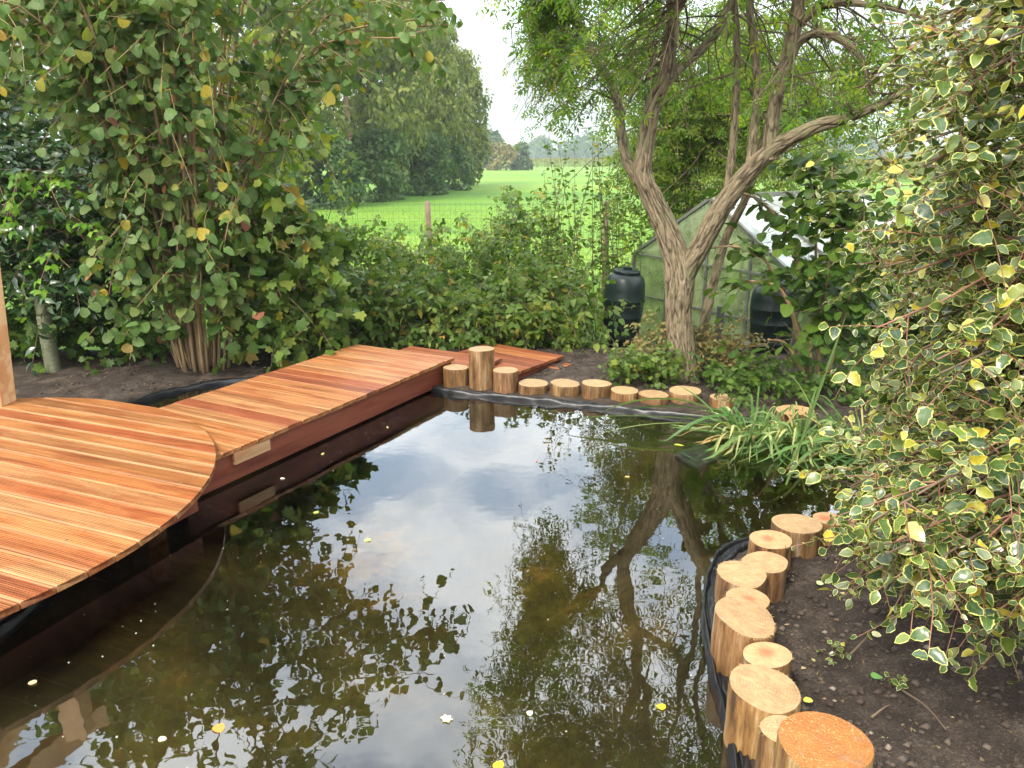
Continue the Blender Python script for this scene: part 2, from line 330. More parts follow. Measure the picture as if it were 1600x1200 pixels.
def liner_mat():
    m, nt, N, L = new_mat('silted_liner'); out = N('ShaderNodeOutputMaterial'); g = N('ShaderNodeNewGeometry')
    n1 = N('ShaderNodeTexNoise'); n1.inputs['Scale'].default_value = .9; n1.inputs['Detail'].default_value = 7; n1.inputs['Roughness'].default_value = .65; L(g.outputs['Position'], n1.inputs['Vector'])
    r = ramp(N, [(.36, (.10, .08, .034)), (.48, (.18, .14, .055)), (.57, (.34, .235, .07)), (.64, (.85, .52, .12))]); L(n1.outputs['Fac'], r.inputs[0])
    p = N('ShaderNodeBsdfPrincipled'); L(r.outputs[0], p.inputs['Base Color']); p.inputs['Roughness'].default_value = .8
    L(p.outputs[0], out.inputs[0]); return m
M['liner'] = liner_mat()
def water_mat():
    m, nt, N, L = new_mat('pond_water'); out = N('ShaderNodeOutputMaterial'); g = N('ShaderNodeNewGeometry')
    n1 = N('ShaderNodeTexNoise'); n1.inputs['Scale'].default_value = 2.2; n1.inputs['Detail'].default_value = 3; L(g.outputs['Position'], n1.inputs['Vector'])
    n2 = N('ShaderNodeTexNoise'); n2.inputs['Scale'].default_value = 9; n2.inputs['Detail'].default_value = 2; L(g.outputs['Position'], n2.inputs['Vector'])
    h = mathn(N, L, 'ADD', n1.outputs['Fac'], mathn(N, L, 'MULTIPLY', n2.outputs['Fac'], .2))
    b = N('ShaderNodeBump'); b.inputs['Strength'].default_value = .35; b.inputs['Distance'].default_value = .006; L(h, b.inputs['Height'])
    fr = N('ShaderNodeFresnel'); fr.inputs['IOR'].default_value = 2.0
    gl = N('ShaderNodeBsdfGlossy'); gl.inputs['Roughness'].default_value = 0; gl.inputs['Color'].default_value = (.95, .97, 1, 1); L(b.outputs[0], gl.inputs['Normal']); L(b.outputs[0], fr.inputs['Normal'])
    tr = N('ShaderNodeBsdfTransparent'); tr.inputs[0].default_value = (.93, .93, .86, 1)
    ms = N('ShaderNodeMixShader'); L(fr.outputs[0], ms.inputs[0]); L(tr.outputs[0], ms.inputs[1]); L(gl.outputs[0], ms.inputs[2])
    va = N('ShaderNodeVolumeAbsorption'); va.inputs['Color'].default_value = (.55, .47, .18, 1); va.inputs['Density'].default_value = .8
    L(ms.outputs[0], out.inputs['Surface']); L(va.outputs[0], out.inputs['Volume']); return m
M['water'] = water_mat()
def ground_mat():
    m, nt, N, L = new_mat('soil_and_grass'); out = N('ShaderNodeOutputMaterial'); g = N('ShaderNodeNewGeometry')
    a = N('ShaderNodeAttribute'); a.attribute_name = 'grass'
    n1 = N('ShaderNodeTexNoise'); n1.inputs['Scale'].default_value = 7; n1.inputs['Detail'].default_value = 9; n1.inputs['Roughness'].default_value = .7; L(g.outputs['Position'], n1.inputs['Vector'])
    n2 = N('ShaderNodeTexNoise'); n2.inputs['Scale'].default_value = 110; n2.inputs['Detail'].default_value = 6; n2.inputs['Roughness'].default_value = .7; L(g.outputs['Position'], n2.inputs['Vector'])
    r = ramp(N, [(.3, (.020, .015, .011)), (.5, (.045, .034, .026)), (.7, (.10, .080, .064))]); L(n1.outputs['Fac'], r.inputs[0])
    f2 = ramp(N, [(.35, (.45, .45, .45)), (.58, (1.2, 1.15, 1.1)), (.70, (3.2, 2.9, 2.5))]); L(n2.outputs['Fac'], f2.inputs[0])
    soil = mixc(N, L, 1.0, r.outputs[0], f2.outputs[0], 'MULTIPLY')
    mp = N('ShaderNodeMapping'); mp.inputs['Scale'].default_value = (.03, .11, 1); L(g.outputs['Position'], mp.inputs[0])
    n3 = N('ShaderNodeTexNoise'); n3.inputs['Scale'].default_value = 1; n3.inputs['Detail'].default_value = 8; n3.inputs['Roughness'].default_value = .6; L(mp.outputs[0], n3.inputs['Vector'])
    gr = ramp(N, [(.34, (.07, .165, .012)), (.5, (.105, .21, .015)), (.66, (.17, .25, .026))]); L(n3.outputs['Fac'], gr.inputs[0])
    n4 = N('ShaderNodeTexNoise'); n4.inputs['Scale'].default_value = 5; n4.inputs['Detail'].default_value = 8; L(g.outputs['Position'], n4.inputs['Vector'])
    f4 = ramp(N, [(.3, (.7, .74, .6)), (.7, (1.2, 1.15, 1.1))]); L(n4.outputs['Fac'], f4.inputs[0])
    gr2 = mixc(N, L, 1.0, gr.outputs[0], f4.outputs[0], 'MULTIPLY')
    col = mixc(N, L, a.outputs['Fac'], soil, gr2)
    p = N('ShaderNodeBsdfPrincipled'); L(col, p.inputs['Base Color']); p.inputs['Roughness'].default_value = .85; p.inputs['Specular IOR Level'].default_value = .25
    b = N('ShaderNodeBump'); b.inputs['Strength'].default_value = .9; b.inputs['Distance'].default_value = .02
    L(mathn(N, L, 'ADD', n1.outputs['Fac'], mathn(N, L, 'MULTIPLY', n2.outputs['Fac'], .35)), b.inputs['Height']); L(b.outputs[0], p.inputs['Normal'])
    L(p.outputs[0], out.inputs[0]); return m
M['ground'] = ground_mat()

# ------------------------------------------------------------------ terrain, pond
POND = np.array([(.35, .5), (.55, 1.3), (.66, 1.85), (.71, 2.3), (.755, 2.65), (.88, 3.02), (1.05, 3.25), (1.4, 3.42), (1.85, 3.6), (2.15, 3.9), (2.2, 4.3), (2.05, 4.6), (1.75, 4.85), (1.35, 5.05), (.8, 5.24), (.4, 5.39), (0, 5.52), (-.5, 5.69), (-.95, 5.95), (-1.69, 6.1), (-2.37, 5.93), (-2.72, 5.54), (-2.75, 4.9), (-2.5, 4.1), (-2.15, 3.5), (-1.96, 3.0), (-1.95, 2.5), (-2.05, 1.8), (-2.1, .5)])
POND = np.vstack([catmull(list(POND), 260)])
def pond_dist(X, Y):
    """signed distance to the pond's edge, positive inside"""
    P = np.stack([X.ravel(), Y.ravel()], 1); A = POND; B = np.roll(POND, -1, 0)
    best = np.full(len(P), 1e9); inside = np.zeros(len(P), bool)
    for a, b in zip(A, B):
        d = b - a; t = np.clip(((P - a) @ d) / max(d @ d, 1e-12), 0, 1)
        q = P - (a + t[:, None] * d); best = np.minimum(best, (q ** 2).sum(1))
        c = (a[1] > P[:, 1]) != (b[1] > P[:, 1])
        xi = a[0] + (P[:, 1] - a[1]) / (d[1] if abs(d[1]) > 1e-12 else 1e-12) * d[0]
        inside ^= c & (P[:, 0] < xi)
    return (np.sqrt(best) * np.where(inside, 1, -1)).reshape(X.shape)
def sstep(a, b, x): t = np.clip((x - a) / (b - a), 0, 1); return t * t * (3 - 2 * t)
class VN:
    """cheap tiled value noise"""
    def __init__(s, seed): s.g = np.random.RandomState(seed).rand(256, 256)
    def __call__(s, x, y):
        xi = np.floor(x).astype(int); yi = np.floor(y).astype(int); fx = x - xi; fy = y - yi
        fx = fx * fx * (3 - 2 * fx); fy = fy * fy * (3 - 2 * fy); g = s.g
        a = g[xi % 256, yi % 256]; b = g[(xi + 1) % 256, yi % 256]; c = g[xi % 256, (yi + 1) % 256]; d = g[(xi + 1) % 256, (yi + 1) % 256]
        return (a * (1 - fx) + b * fx) * (1 - fy) + (c * (1 - fx) + d * fx) * fy - .5
vn = VN(3)
def base_h(x, y):
    z = .015 + .02 * sstep(3, 5.2, y) - .57 * sstep(6.7, 9.3, y)
    z = z + .10 * sstep(1.1, 2.6, x) * (1 - sstep(3.0, 4.0, y)) + .05 * vn(x * 1.7, y * 1.7) * sstep(.0, .6, np.abs(y) * 0 + 1)
    return z
def terrain():
    def axis(lo, hi, st, far, rate=1.13):
        c = list(np.arange(lo, hi, st)); s = st; v = c[-1]
        while v < far[1]: s *= rate; v += s; c.append(v)
        s = st; v = c[0]
        while v > far[0]: s *= rate; v -= s; c.insert(0, v)
        return np.array(c)
    xs = axis(-3.6, 3.2, .036, (-2500, 2500), 1.16); ys = axis(.9, 6.6, .036, (-400, 3000), 1.16)
    X, Y = np.meshgrid(xs, ys, indexing='ij')
    d = np.full(X.shape, -9.0); near = (X > -4) & (X < 3.6) & (Y > 0) & (Y < 7)
    d[near] = pond_dist(X[near], Y[near])
    Z = base_h(X, Y)
    loc = (np.abs(X) < 12) & (Y < 9) & (Y > -6)
    rough = .022 * vn(X * 7, Y * 7) + .020 * vn(X * 17, Y * 17) + .014 * vn(X * 34, Y * 34)
    Z = Z + np.where(loc, rough, .05 * vn(X * .5, Y * .5) * (Y < 60))
    Z = np.where(d > -.05, np.minimum(Z, -.02 - 2.2 * (d + .02)), Z)
    Z = np.maximum(Z, np.where(d > -.05, -.75, -3))
    grass = sstep(8.4, 9.4, Y + .6 * vn(X * 1.1, Y * 1.1)) * 1.0
    nx, ny = X.shape; V = np.stack([X, Y, Z], -1).reshape(-1, 3)
    i = np.arange(nx - 1)[:, None] * ny; j = np.arange(ny - 1)[None]
    Q = np.stack([i + j, i + ny + j, i + ny + j + 1, i + j + 1], -1).reshape(-1, 4)
    me = tri_mesh('ground', V, Q, {'grass': grass.ravel()}, M['ground'])
    link('ground', me, kind='structure')
    # basin
    xs = np.arange(-3.0, 2.6, .035); ys = np.arange(.3, 6.4, .035); X, Y = np.meshgrid(xs, ys, indexing='ij'); d = pond_dist(X, Y)
    Z = -.012 - np.minimum(1.6 * np.clip(d, 0, .12), .19) - np.clip((d - .2) * .55, 0, .36)
    fold = np.abs(vn(X * 1.3 + Y * .9 + 3, Y * 1.1 - X * .7)) ; fold2 = np.abs(vn(X * 2.9 - Y * 1.7, X * 1.5 + Y * 2.2))
    Z += .03 * np.exp(-(fold / .018) ** 2) + .018 * np.exp(-(fold2 / .02) ** 2) + .02 * vn(X * 3, Y * 3)
    Z = np.minimum(Z, .0 + np.where(d > 0, -.01, .01))
    nx, ny = X.shape; keep = (d > -.04)
    k = keep[:-1, :-1] & keep[1:, :-1] & keep[1:, 1:] & keep[:-1, 1:]
    i = np.arange(nx - 1)[:, None] * ny; j = np.arange(ny - 1)[None]
    Q = np.stack([i + j, i + ny + j, i + ny + j + 1, i + j + 1], -1)[k]
    used, inv = np.unique(Q, return_inverse=True)
    V = np.stack([X, Y, Z], -1).reshape(-1, 3)[used]
    link('pond_bed', tri_mesh('pond_bed', V, inv.reshape(-1, 4), None, M['liner']), kind='structure')
    # water body
    P = POND; n = len(P); cen = P.mean(0); out_ = P + nrm(P - cen) * .006
    V = [(x, y, 0.0) for x, y in out_] + [(x, y, -.9) for x, y in out_]
    F = [tuple(range(n)), tuple(range(2 * n - 1, n - 1, -1))] + [(i, i + n, (i + 1) % n + n, (i + 1) % n) for i in range(n)]
    link('water', poly_mesh('water', V, F, M['water']), kind='structure')
terrain()
def gh(x, y): return float(base_h(np.array([float(x)]), np.array([float(y)]))[0])

# liner lip round the edge
def liner_lip():
    P = POND; n = len(P)
    pts = catmull(list(np.vstack([P, P[:1]])), 900)[:-1]; n = len(pts)
    T = nrm(np.roll(pts, -1, 0) - np.roll(pts, 1, 0)); O = np.stack([T[:, 1], -T[:, 0]], 1)   # outward for CCW ring
    s = np.arange(n) * .02
    prof = [(-.035, -.16), (-.02, -.02), (-.014, .018), (-.004, .034), (.006, .036), (.013, .02), (.018, .004), (.026, .018), (.034, .026), (.042, .014), (.052, .02), (.07, .026), (.085, .006), (.09, -.03)]
    V = np.zeros((n, len(prof), 3))
    for k, (o, z) in enumerate(prof):
        a = o * np.where(pts[:, 1] > 4.8, .62, .58) + .010 * vn(s * 3.1 + k * .31, s * 0 + k * .23) + .010 * vn(s * 14, s * 0 + k * .6) * (k > 0)
        zz = z * (1 + .8 * vn(s * 5 + 7, s * 0 + k * .35)) + .008 * vn(s * 23 + 3, s * 0 + k * .9) * (1 < k)
        V[:, k, :2] = pts + O * a[:, None]; V[:, k, 2] = zz
    K = len(prof); i = np.arange(n)[:, None]; j = np.arange(K - 1)[None]; i2 = (i + 1) % n
    Q = np.stack([i * K + j, i2 * K + j, i2 * K + j + 1, i * K + j + 1], -1).reshape(-1, 4)
    o = link('pond_liner', tri_mesh('pond_liner', V.reshape(-1, 3), Q, None, M['black']))
    tag(o, 'black wrinkled pond liner edge folded over along the waterline', 'pond liner')
liner_lip()

# ------------------------------------------------------------------ decks
def board_mesh(name, y0, y1, ends, th, ribs, mat, groove=.005, margin=.013):
    """a ribbed board with plain edges, grain along x; ends(y) -> (x0, x1)"""
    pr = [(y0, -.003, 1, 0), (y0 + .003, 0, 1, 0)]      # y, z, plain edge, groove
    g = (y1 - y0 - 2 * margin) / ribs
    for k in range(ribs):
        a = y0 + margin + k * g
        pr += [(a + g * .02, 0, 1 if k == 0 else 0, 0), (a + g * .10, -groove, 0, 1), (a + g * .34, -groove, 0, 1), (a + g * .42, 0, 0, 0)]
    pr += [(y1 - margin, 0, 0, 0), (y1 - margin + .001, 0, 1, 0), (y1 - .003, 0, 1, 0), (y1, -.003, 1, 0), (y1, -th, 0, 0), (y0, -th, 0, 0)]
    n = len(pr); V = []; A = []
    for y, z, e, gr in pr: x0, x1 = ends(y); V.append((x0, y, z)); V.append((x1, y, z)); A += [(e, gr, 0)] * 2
    F = [(2 * i, 2 * i + 1, 2 * ((i + 1) % n) + 1, 2 * ((i + 1) % n)) for i in range(n)]
    F = [f[::-1] for f in F]
    F += [tuple(2 * i for i in range(n)), tuple(2 * i + 1 for i in range(n - 1, -1, -1))]
    return poly_mesh(name, V, F, mat, vec={'plain': A})
PALE = [(.42, .195, .090), (.40, .175, .076), (.45, .22, .105), (.37, .155, .066)]
REDS = [(.34, .105, .042), (.31, .088, .034), (.37, .125, .048), (.28, .080, .034)]
ORNG = [(.40, .145, .055), (.39, .155, .06), (.42, .17, .068)]
def board_colour(rnd, red):
    u = rnd.random()
    c = rnd.choice(REDS) if u < red else (rnd.choice(ORNG) if u < red + .35 else rnd.choice(PALE))
    k = rnd.uniform(.80, .94)
    return (c[0] * k * .97, c[1] * k * 1.04, c[2] * k * .88, 1)
def screws(parent, pts):
    """two small screw heads per board and joist, one mesh"""
    V = []; F = []
    for (x, y, z) in pts:
        n0 = len(V); V += [(x + .0046 * math.cos(a * PI / 3), y + .0046 * math.sin(a * PI / 3), z + .0006) for a in range(6)]; F.append(tuple(range(n0, n0 + 6)))
    link('screws', poly_mesh('screws', V, F, M['screw']), parent, 'stuff')
def round_deck():
    cx, cy, r, z = -3.03, 3.27, 1.555, .238; ang = R(-22); rnd = random.Random(5)
    t = tag(empty('round_deck', (cx, cy, 0), ang), 'round deck of grooved reddish hardwood boards overhanging the pond', 'deck')
    pitch = .125; k0 = -13
    for k in range(k0, 13):
        y0 = k * pitch + .045 + .003; y1 = y0 + pitch - .006
        y0c = max(y0, -r + .004); y1c = min(y1, r - .004)
        if y1c - y0c < .02: continue
        def ends(y):
            h = math.sqrt(max(r * r - y * y, 1e-5)); return -h, h
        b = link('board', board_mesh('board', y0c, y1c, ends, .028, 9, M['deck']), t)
        b.location = (0, 0, z + rnd.uniform(-.0012, .0012))
        wy = cy + y0   # boards are redder towards the front; glare is painted into the paler back ones
        red = .12 if y0 > .45 else (.38 if y0 > -.3 else .6)
        b.color = board_colour(rnd, red)
        if -.68 < y0 < -.2 and rnd.random() < .55: b.color = (.46, .165, .035, 1)
        if y0 < -.62: b.color = tuple(c * rnd.uniform(.9, 1.1) for c in (.28, .085, .027)) + (1,)
    sc_ = []
    for k in range(k0, 13):
        for q in range(-3, 4):
            for dy in (.02, .108):
                x_ = q * .42; y_ = k * .125 + .045 + dy
                if x_ * x_ + y_ * y_ < (r - .05) ** 2: sc_.append((x_, y_, z + .0012))
    screws(t, sc_)
    for k in range(-3, 4):       # joists across the boards
        x = k * .42; h = math.sqrt(r * r - x * x) - .16
        j = link('joist', box_mesh('joist', (x - .03, -h, -.14), (x + .03, h, -.001), M['beam'], .003), t); j.location = (0, 0, z - .028)
    for (x, y) in ((1.02, -.62), (.2, -1.28), (-.9, -.9), (1.1, .6), (-.2, 1.2), (.52, -1.08)):
        bl = link('support_post', box_mesh('support_post', (x - .06, y - .06, -.62), (x + .06, y + .06, .066), M['offcut'], .004), t)
    bl = link('beam_end', box_mesh('beam_end', (.62, -1.02, .03), (.96, -.95, .205), M['offcut'], .004), t)
round_deck()
WA = R(62.2)    # direction of the walkway
WU = np.array([math.cos(WA), math.sin(WA)]); WV = np.array([-math.sin(WA), math.cos(WA)])
def flat_deck(name, label, origin, ang, n, width, z, th=.024, pitch=.125, ribs=9, red=.1, seed=1, beams=True, beam_h=.15, open_end=False):
    """boards across a run that starts at origin (its pond-side corner) and goes along ang"""
    rnd = random.Random(seed); t = tag(empty(name, (origin[0], origin[1], 0), ang), label, name.split('_')[-1] if name != 'walkway' else 'walkway')
    for k in range(n):
        o = rnd.uniform(-.004, .004)
        # the mesh's x axis is the grain: across the run
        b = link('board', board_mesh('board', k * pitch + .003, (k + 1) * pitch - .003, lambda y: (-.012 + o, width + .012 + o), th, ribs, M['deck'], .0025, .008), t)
        b.location = (0, 0, z + rnd.uniform(-.001, .001)); b.rotation_euler = (0, 0, R(90)); b.scale = (1, -1, 1)
        b.color = board_colour(rnd, red)
    L_ = n * pitch
    screws(t, [(k * pitch + dy, yy, z + .0012) for k in range(n) for dy in (.022, pitch - .022) for yy in (.035, width / 2, width - .035)])
    if beams:
        for yy in (.012, width - .052):
            link('side_beam', box_mesh('side_beam', (.004, yy, z - th - beam_h), (L_ - .012, yy + .04, z - th - .001), M['beam'], .003), t)
        link('end_beam', box_mesh('end_beam', (L_ - .052, .054, z - th - beam_h), (L_ - .014, width - .054, z - th - .001), M['beam'], .003), t)
    return t
# walkway: runs from under the round deck to the far bank
s0 = 2.40; p0 = np.array([-.474, 6.001]) - WU * (21 * .125)
wk = flat_deck('walkway', 'straight walkway of pale cross boards between round deck and far bank', p0, WA, 21, .965, .208, seed=12, red=.16, beam_h=.17)
link('filler_block', box_mesh('filler_block', (.33, -.012, .112), (.60, .010, .180), M['offcut'], .002), wk)
p2 = np.array([-.05, 6.225]) - WU * (3 * .125) + WV * .05
flat_deck('upper_step', 'middle timber step just beyond the end of the walkway', p2, WA, 3, .90, .140, seed=4, red=.45, beam_h=.09)
a3 = R(53.2); u3 = np.array([math.cos(a3), math.sin(a3)]); p3 = np.array([.44, 6.49]) - u3 * (6 * .125)
flat_deck('lower_step', 'widest lower timber step behind the log row', p3, a3, 6, .80, .10, seed=8, red=.5, beam_h=.075)
a4 = R(53.6); u4 = np.array([math.cos(a4), math.sin(a4)]); p4 = np.array([.664, 6.62]) - u4 * (4 * .115)
flat_deck('ground_step', 'lowest small step of red boards lying on the soil', p4, a4, 4, .32, .045, pitch=.115, seed=9, red=.7, beams=False)

# pergola post at the left edge of the deck
pg = tag(empty('pergola', (-3.30, 4.70, 0)), 'pale new timber pergola post standing at the back of the round deck', 'pergola')
Mp = M['post']
link('post', beam_mesh('post', (.0, 0, .238), (.14, .0, 2.32), .15, .15, Mp), pg)
link('beam', beam_mesh('beam', (.13, .3, 2.40), (-1.65, -3.3, 2.40), .08, .17, Mp), pg)
link('brace', beam_mesh('brace', (.02, -.03, 1.72), (-.27, -.60, 2.31), .08, .12, Mp), pg)
link('post', beam_mesh('post', (-1.5, -3.0, -.2), (-1.5, -3.0, 2.31), .15, .15, Mp), pg)

# ------------------------------------------------------------------ logs
def log_side_mat():
    m, nt, N, L = new_mat('peeled_log_side'); out = N('ShaderNodeOutputMaterial'); tc = N('ShaderNodeTexCoord'); oi = N('ShaderNodeObjectInfo')
    off = N('ShaderNodeVectorMath'); off.operation = 'ADD'; L(tc.outputs['Object'], off.inputs[0]); cx = N('ShaderNodeCombineXYZ'); L(mathn(N, L, 'MULTIPLY', oi.outputs['Random'], 31.0), cx.inputs[0]); L(cx.outputs[0], off.inputs[1])
    mp = N('ShaderNodeMapping'); mp.inputs['Scale'].default_value = (16, 16, 2.4); L(off.outputs[0], mp.inputs[0])
    n1 = N('ShaderNodeTexNoise'); n1.inputs['Scale'].default_value = 1.1; n1.inputs['Detail'].default_value = 9; n1.inputs['Roughness'].default_value = .72; L(mp.outputs[0], n1.inputs['Vector'])
    mp2 = N('ShaderNodeMapping'); mp2.inputs['Scale'].default_value = (120, 120, 7); L(off.outputs[0], mp2.inputs[0])
    n2 = N('ShaderNodeTexNoise'); n2.inputs['Scale'].default_value = 1; n2.inputs['Detail'].default_value = 4; L(mp2.outputs[0], n2.inputs['Vector'])
    r = ramp(N, [(.36, (.055, .030, .016)), (.43, (.15, .078, .030)), (.50, (.25, .135, .052)), (.57, (.33, .21, .10)), (.66, (.42, .34, .23))]); L(n1.outputs['Fac'], r.inputs[0])
    f = ramp(N, [(.35, (.72, .7, .66)), (.62, (1.1, 1.1, 1.1))]); L(n2.outputs['Fac'], f.inputs[0])
    col = mixc(N, L, 1, mixc(N, L, 1, r.outputs[0], f.outputs[0], 'MULTIPLY'), oi.outputs['Color'], 'MULTIPLY')
    p = N('ShaderNodeBsdfPrincipled'); L(col, p.inputs['Base Color']); p.inputs['Roughness'].default_value = .55; p.inputs['Specular IOR Level'].default_value = .4
    b = N('ShaderNodeBump'); b.inputs['Strength'].default_value = .5; b.inputs['Distance'].default_value = .004; L(mathn(N, L, 'ADD', n1.outputs['Fac'], n2.outputs['Fac']), b.inputs['Height']); L(b.outputs[0], p.inputs['Normal'])
    L(p.outputs[0], out.inputs[0]); return m
def log_top_mat(name, a, b_, heart, hr=.035, speck=None):
    m, nt, N, L = new_mat(name); out = N('ShaderNodeOutputMaterial'); tc = N('ShaderNodeTexCoord'); oi = N('ShaderNodeObjectInfo')
    off = N('ShaderNodeVectorMath'); off.operation = 'ADD'; L(tc.outputs['Object'], off.inputs[0]); cx = N('ShaderNodeCombineXYZ')
    L(mathn(N, L, 'MULTIPLY_ADD', oi.outputs['Random'], .03, -.015), cx.inputs[0]); L(mathn(N, L, 'MULTIPLY_ADD', oi.outputs['Random'], -.02, .01), cx.inputs[1]); L(cx.outputs[0], off.inputs[1])
    flat = N('ShaderNodeVectorMath'); flat.operation = 'MULTIPLY'; L(off.outputs[0], flat.inputs[0]); flat.inputs[1].default_value = (1, 1, 0)
    n0 = N('ShaderNodeTexNoise'); n0.inputs['Scale'].default_value = 14; n0.inputs['Detail'].default_value = 3; L(tc.outputs['Object'], n0.inputs['Vector'])
    ln = N('ShaderNodeVectorMath'); ln.operation = 'LENGTH'; L(flat.outputs[0], ln.inputs[0])
    rad = mathn(N, L, 'ADD', ln.outputs['Value'], mathn(N, L, 'MULTIPLY', n0.outputs['Fac'], .012))
    ring = mathn(N, L, 'MULTIPLY_ADD', mathn(N, L, 'SINE', mathn(N, L, 'MULTIPLY', rad, 640.0)), .5, .5)
    n1 = N('ShaderNodeTexNoise'); n1.inputs['Scale'].default_value = 22; n1.inputs['Detail'].default_value = 7; n1.inputs['Roughness'].default_value = .7; L(tc.outputs['Object'], n1.inputs['Vector'])
    mp = N('ShaderNodeMapping'); mp.inputs['Scale'].default_value = (40, 300, 10); mp.inputs['Rotation'].default_value = (0, 0, .6); L(tc.outputs['Object'], mp.inputs[0])
    n2 = N('ShaderNodeTexNoise'); n2.inputs['Scale'].default_value = 1; n2.inputs['Detail'].default_value = 4; L(mp.outputs[0], n2.inputs['Vector'])
    r = ramp(N, [(.3, b_), (.62, a)]); L(n1.outputs['Fac'], r.inputs[0]); col = r.outputs[0]
    col = mixc(N, L, mathn(N, L, 'MULTIPLY', ring, mathn(N, L, 'MULTIPLY', n0.outputs['Fac'], .5)), col, tuple(c * .62 for c in b_))
    f = ramp(N, [(.35, (.75, .72, .68)), (.55, (1.05, 1.05, 1.05))]); L(n2.outputs['Fac'], f.inputs[0]); col = mixc(N, L, .7, col, f.outputs[0], 'MULTIPLY')
    hf = N('ShaderNodeMapRange'); hf.interpolation_type = 'SMOOTHSTEP'; L(rad, hf.inputs[0]); hf.inputs[1].default_value = hr * .4; hf.inputs[2].default_value = hr * 1.5; hf.inputs[3].default_value = .85; hf.inputs[4].default_value = 0
    col = mixc(N, L, hf.outputs[0], col, heart)
    n5 = N('ShaderNodeTexNoise'); n5.inputs['Scale'].default_value = 30; n5.inputs['Detail'].default_value = 3; L(tc.outputs['Object'], n5.inputs['Vector'])
    g5 = N('ShaderNodeMapRange'); L(n5.outputs['Fac'], g5.inputs[0]); g5.inputs[1].default_value = .62; g5.inputs[2].default_value = .72; g5.inputs[4].default_value = .35
    col = mixc(N, L, g5.outputs[0], col, (.22, .19, .15))
    sx = N('ShaderNodeSeparateXYZ'); L(off.outputs[0], sx.inputs[0]); an = mathn(N, L, 'ARCTAN2', sx.outputs[1], sx.outputs[0])
    wv = mathn(N, L, 'ABSOLUTE', mathn(N, L, 'SINE', mathn(N, L, 'MULTIPLY_ADD', n1.outputs['Fac'], 1.6, mathn(N, L, 'MULTIPLY_ADD', oi.outputs['Random'], 9.0, mathn(N, L, 'MULTIPLY', an, 2.5)))))
    ck = N('ShaderNodeMapRange'); L(wv, ck.inputs[0]); ck.inputs[1].default_value = .0; ck.inputs[2].default_value = .045; ck.inputs[3].default_value = .75; ck.inputs[4].default_value = 0
    fd = N('ShaderNodeMapRange'); L(ln.outputs['Value'], fd.inputs[0]); fd.inputs[1].default_value = .02; fd.inputs[2].default_value = .06; fd.inputs[3].default_value = 1; fd.inputs[4].default_value = 0
    col = mixc(N, L, mathn(N, L, 'MULTIPLY', ck.outputs[0], fd.outputs[0]), col, (.12, .07, .035))
    if speck:
        n3 = N('ShaderNodeTexNoise'); n3.inputs['Scale'].default_value = 240; n3.inputs['Detail'].default_value = 2; L(tc.outputs['Object'], n3.inputs['Vector'])
        f3 = N('ShaderNodeMapRange'); L(n3.outputs['Fac'], f3.inputs[0]); f3.inputs[1].default_value = .60; f3.inputs[2].default_value = .68
        n6 = N('ShaderNodeTexNoise'); n6.inputs['Scale'].default_value = 8; n6.inputs['Detail'].default_value = 5; L(tc.outputs['Object'], n6.inputs['Vector'])
        g6 = N('ShaderNodeMapRange'); L(n6.outputs['Fac'], g6.inputs[0]); g6.inputs[1].default_value = .5; g6.inputs[2].default_value = .62; g6.inputs[3].default_value = 1; g6.inputs[4].default_value = .25
        col = mixc(N, L, mathn(N, L, 'MULTIPLY', f3.outputs[0], g6.outputs[0]), col, speck)
        h6 = N('ShaderNodeMapRange'); L(n6.outputs['Fac'], h6.inputs[0]); h6.inputs[1].default_value = .56; h6.inputs[2].default_value = .68; h6.inputs[4].default_value = .75
        col = mixc(N, L, h6.outputs[0], col, (.20, .155, .115))
    col = mixc(N, L, 1, col, oi.outputs['Color'], 'MULTIPLY')
    p = N('ShaderNodeBsdfPrincipled'); L(col, p.inputs['Base Color']); p.inputs['Roughness'].default_value = .6; p.inputs['Specular IOR Level'].default_value = .35
    b = N('ShaderNodeBump'); b.inputs['Strength'].default_value = .5; b.inputs['Distance'].default_value = .003; L(mathn(N, L, 'ADD', n2.outputs['Fac'], n1.outputs['Fac']), b.inputs['Height']); L(b.outputs[0], p.inputs['Normal'])
    L(p.outputs[0], out.inputs[0]); return m
M['log_side'] = log_side_mat()
M['cut_pale'] = log_top_mat('pale_end_grain', (.50, .335, .17), (.33, .20, .095), (.30, .18, .10), .012)
M['cut_red'] = log_top_mat('end_grain_red_heart', (.54, .33, .17), (.42, .23, .10), (.48, .12, .055), .032)
M['cut_wet'] = log_top_mat('wet_orange_end_grain', (.38, .155, .038), (.28, .10, .022), (.30, .11, .03), .03, speck=(.55, .34, .16))
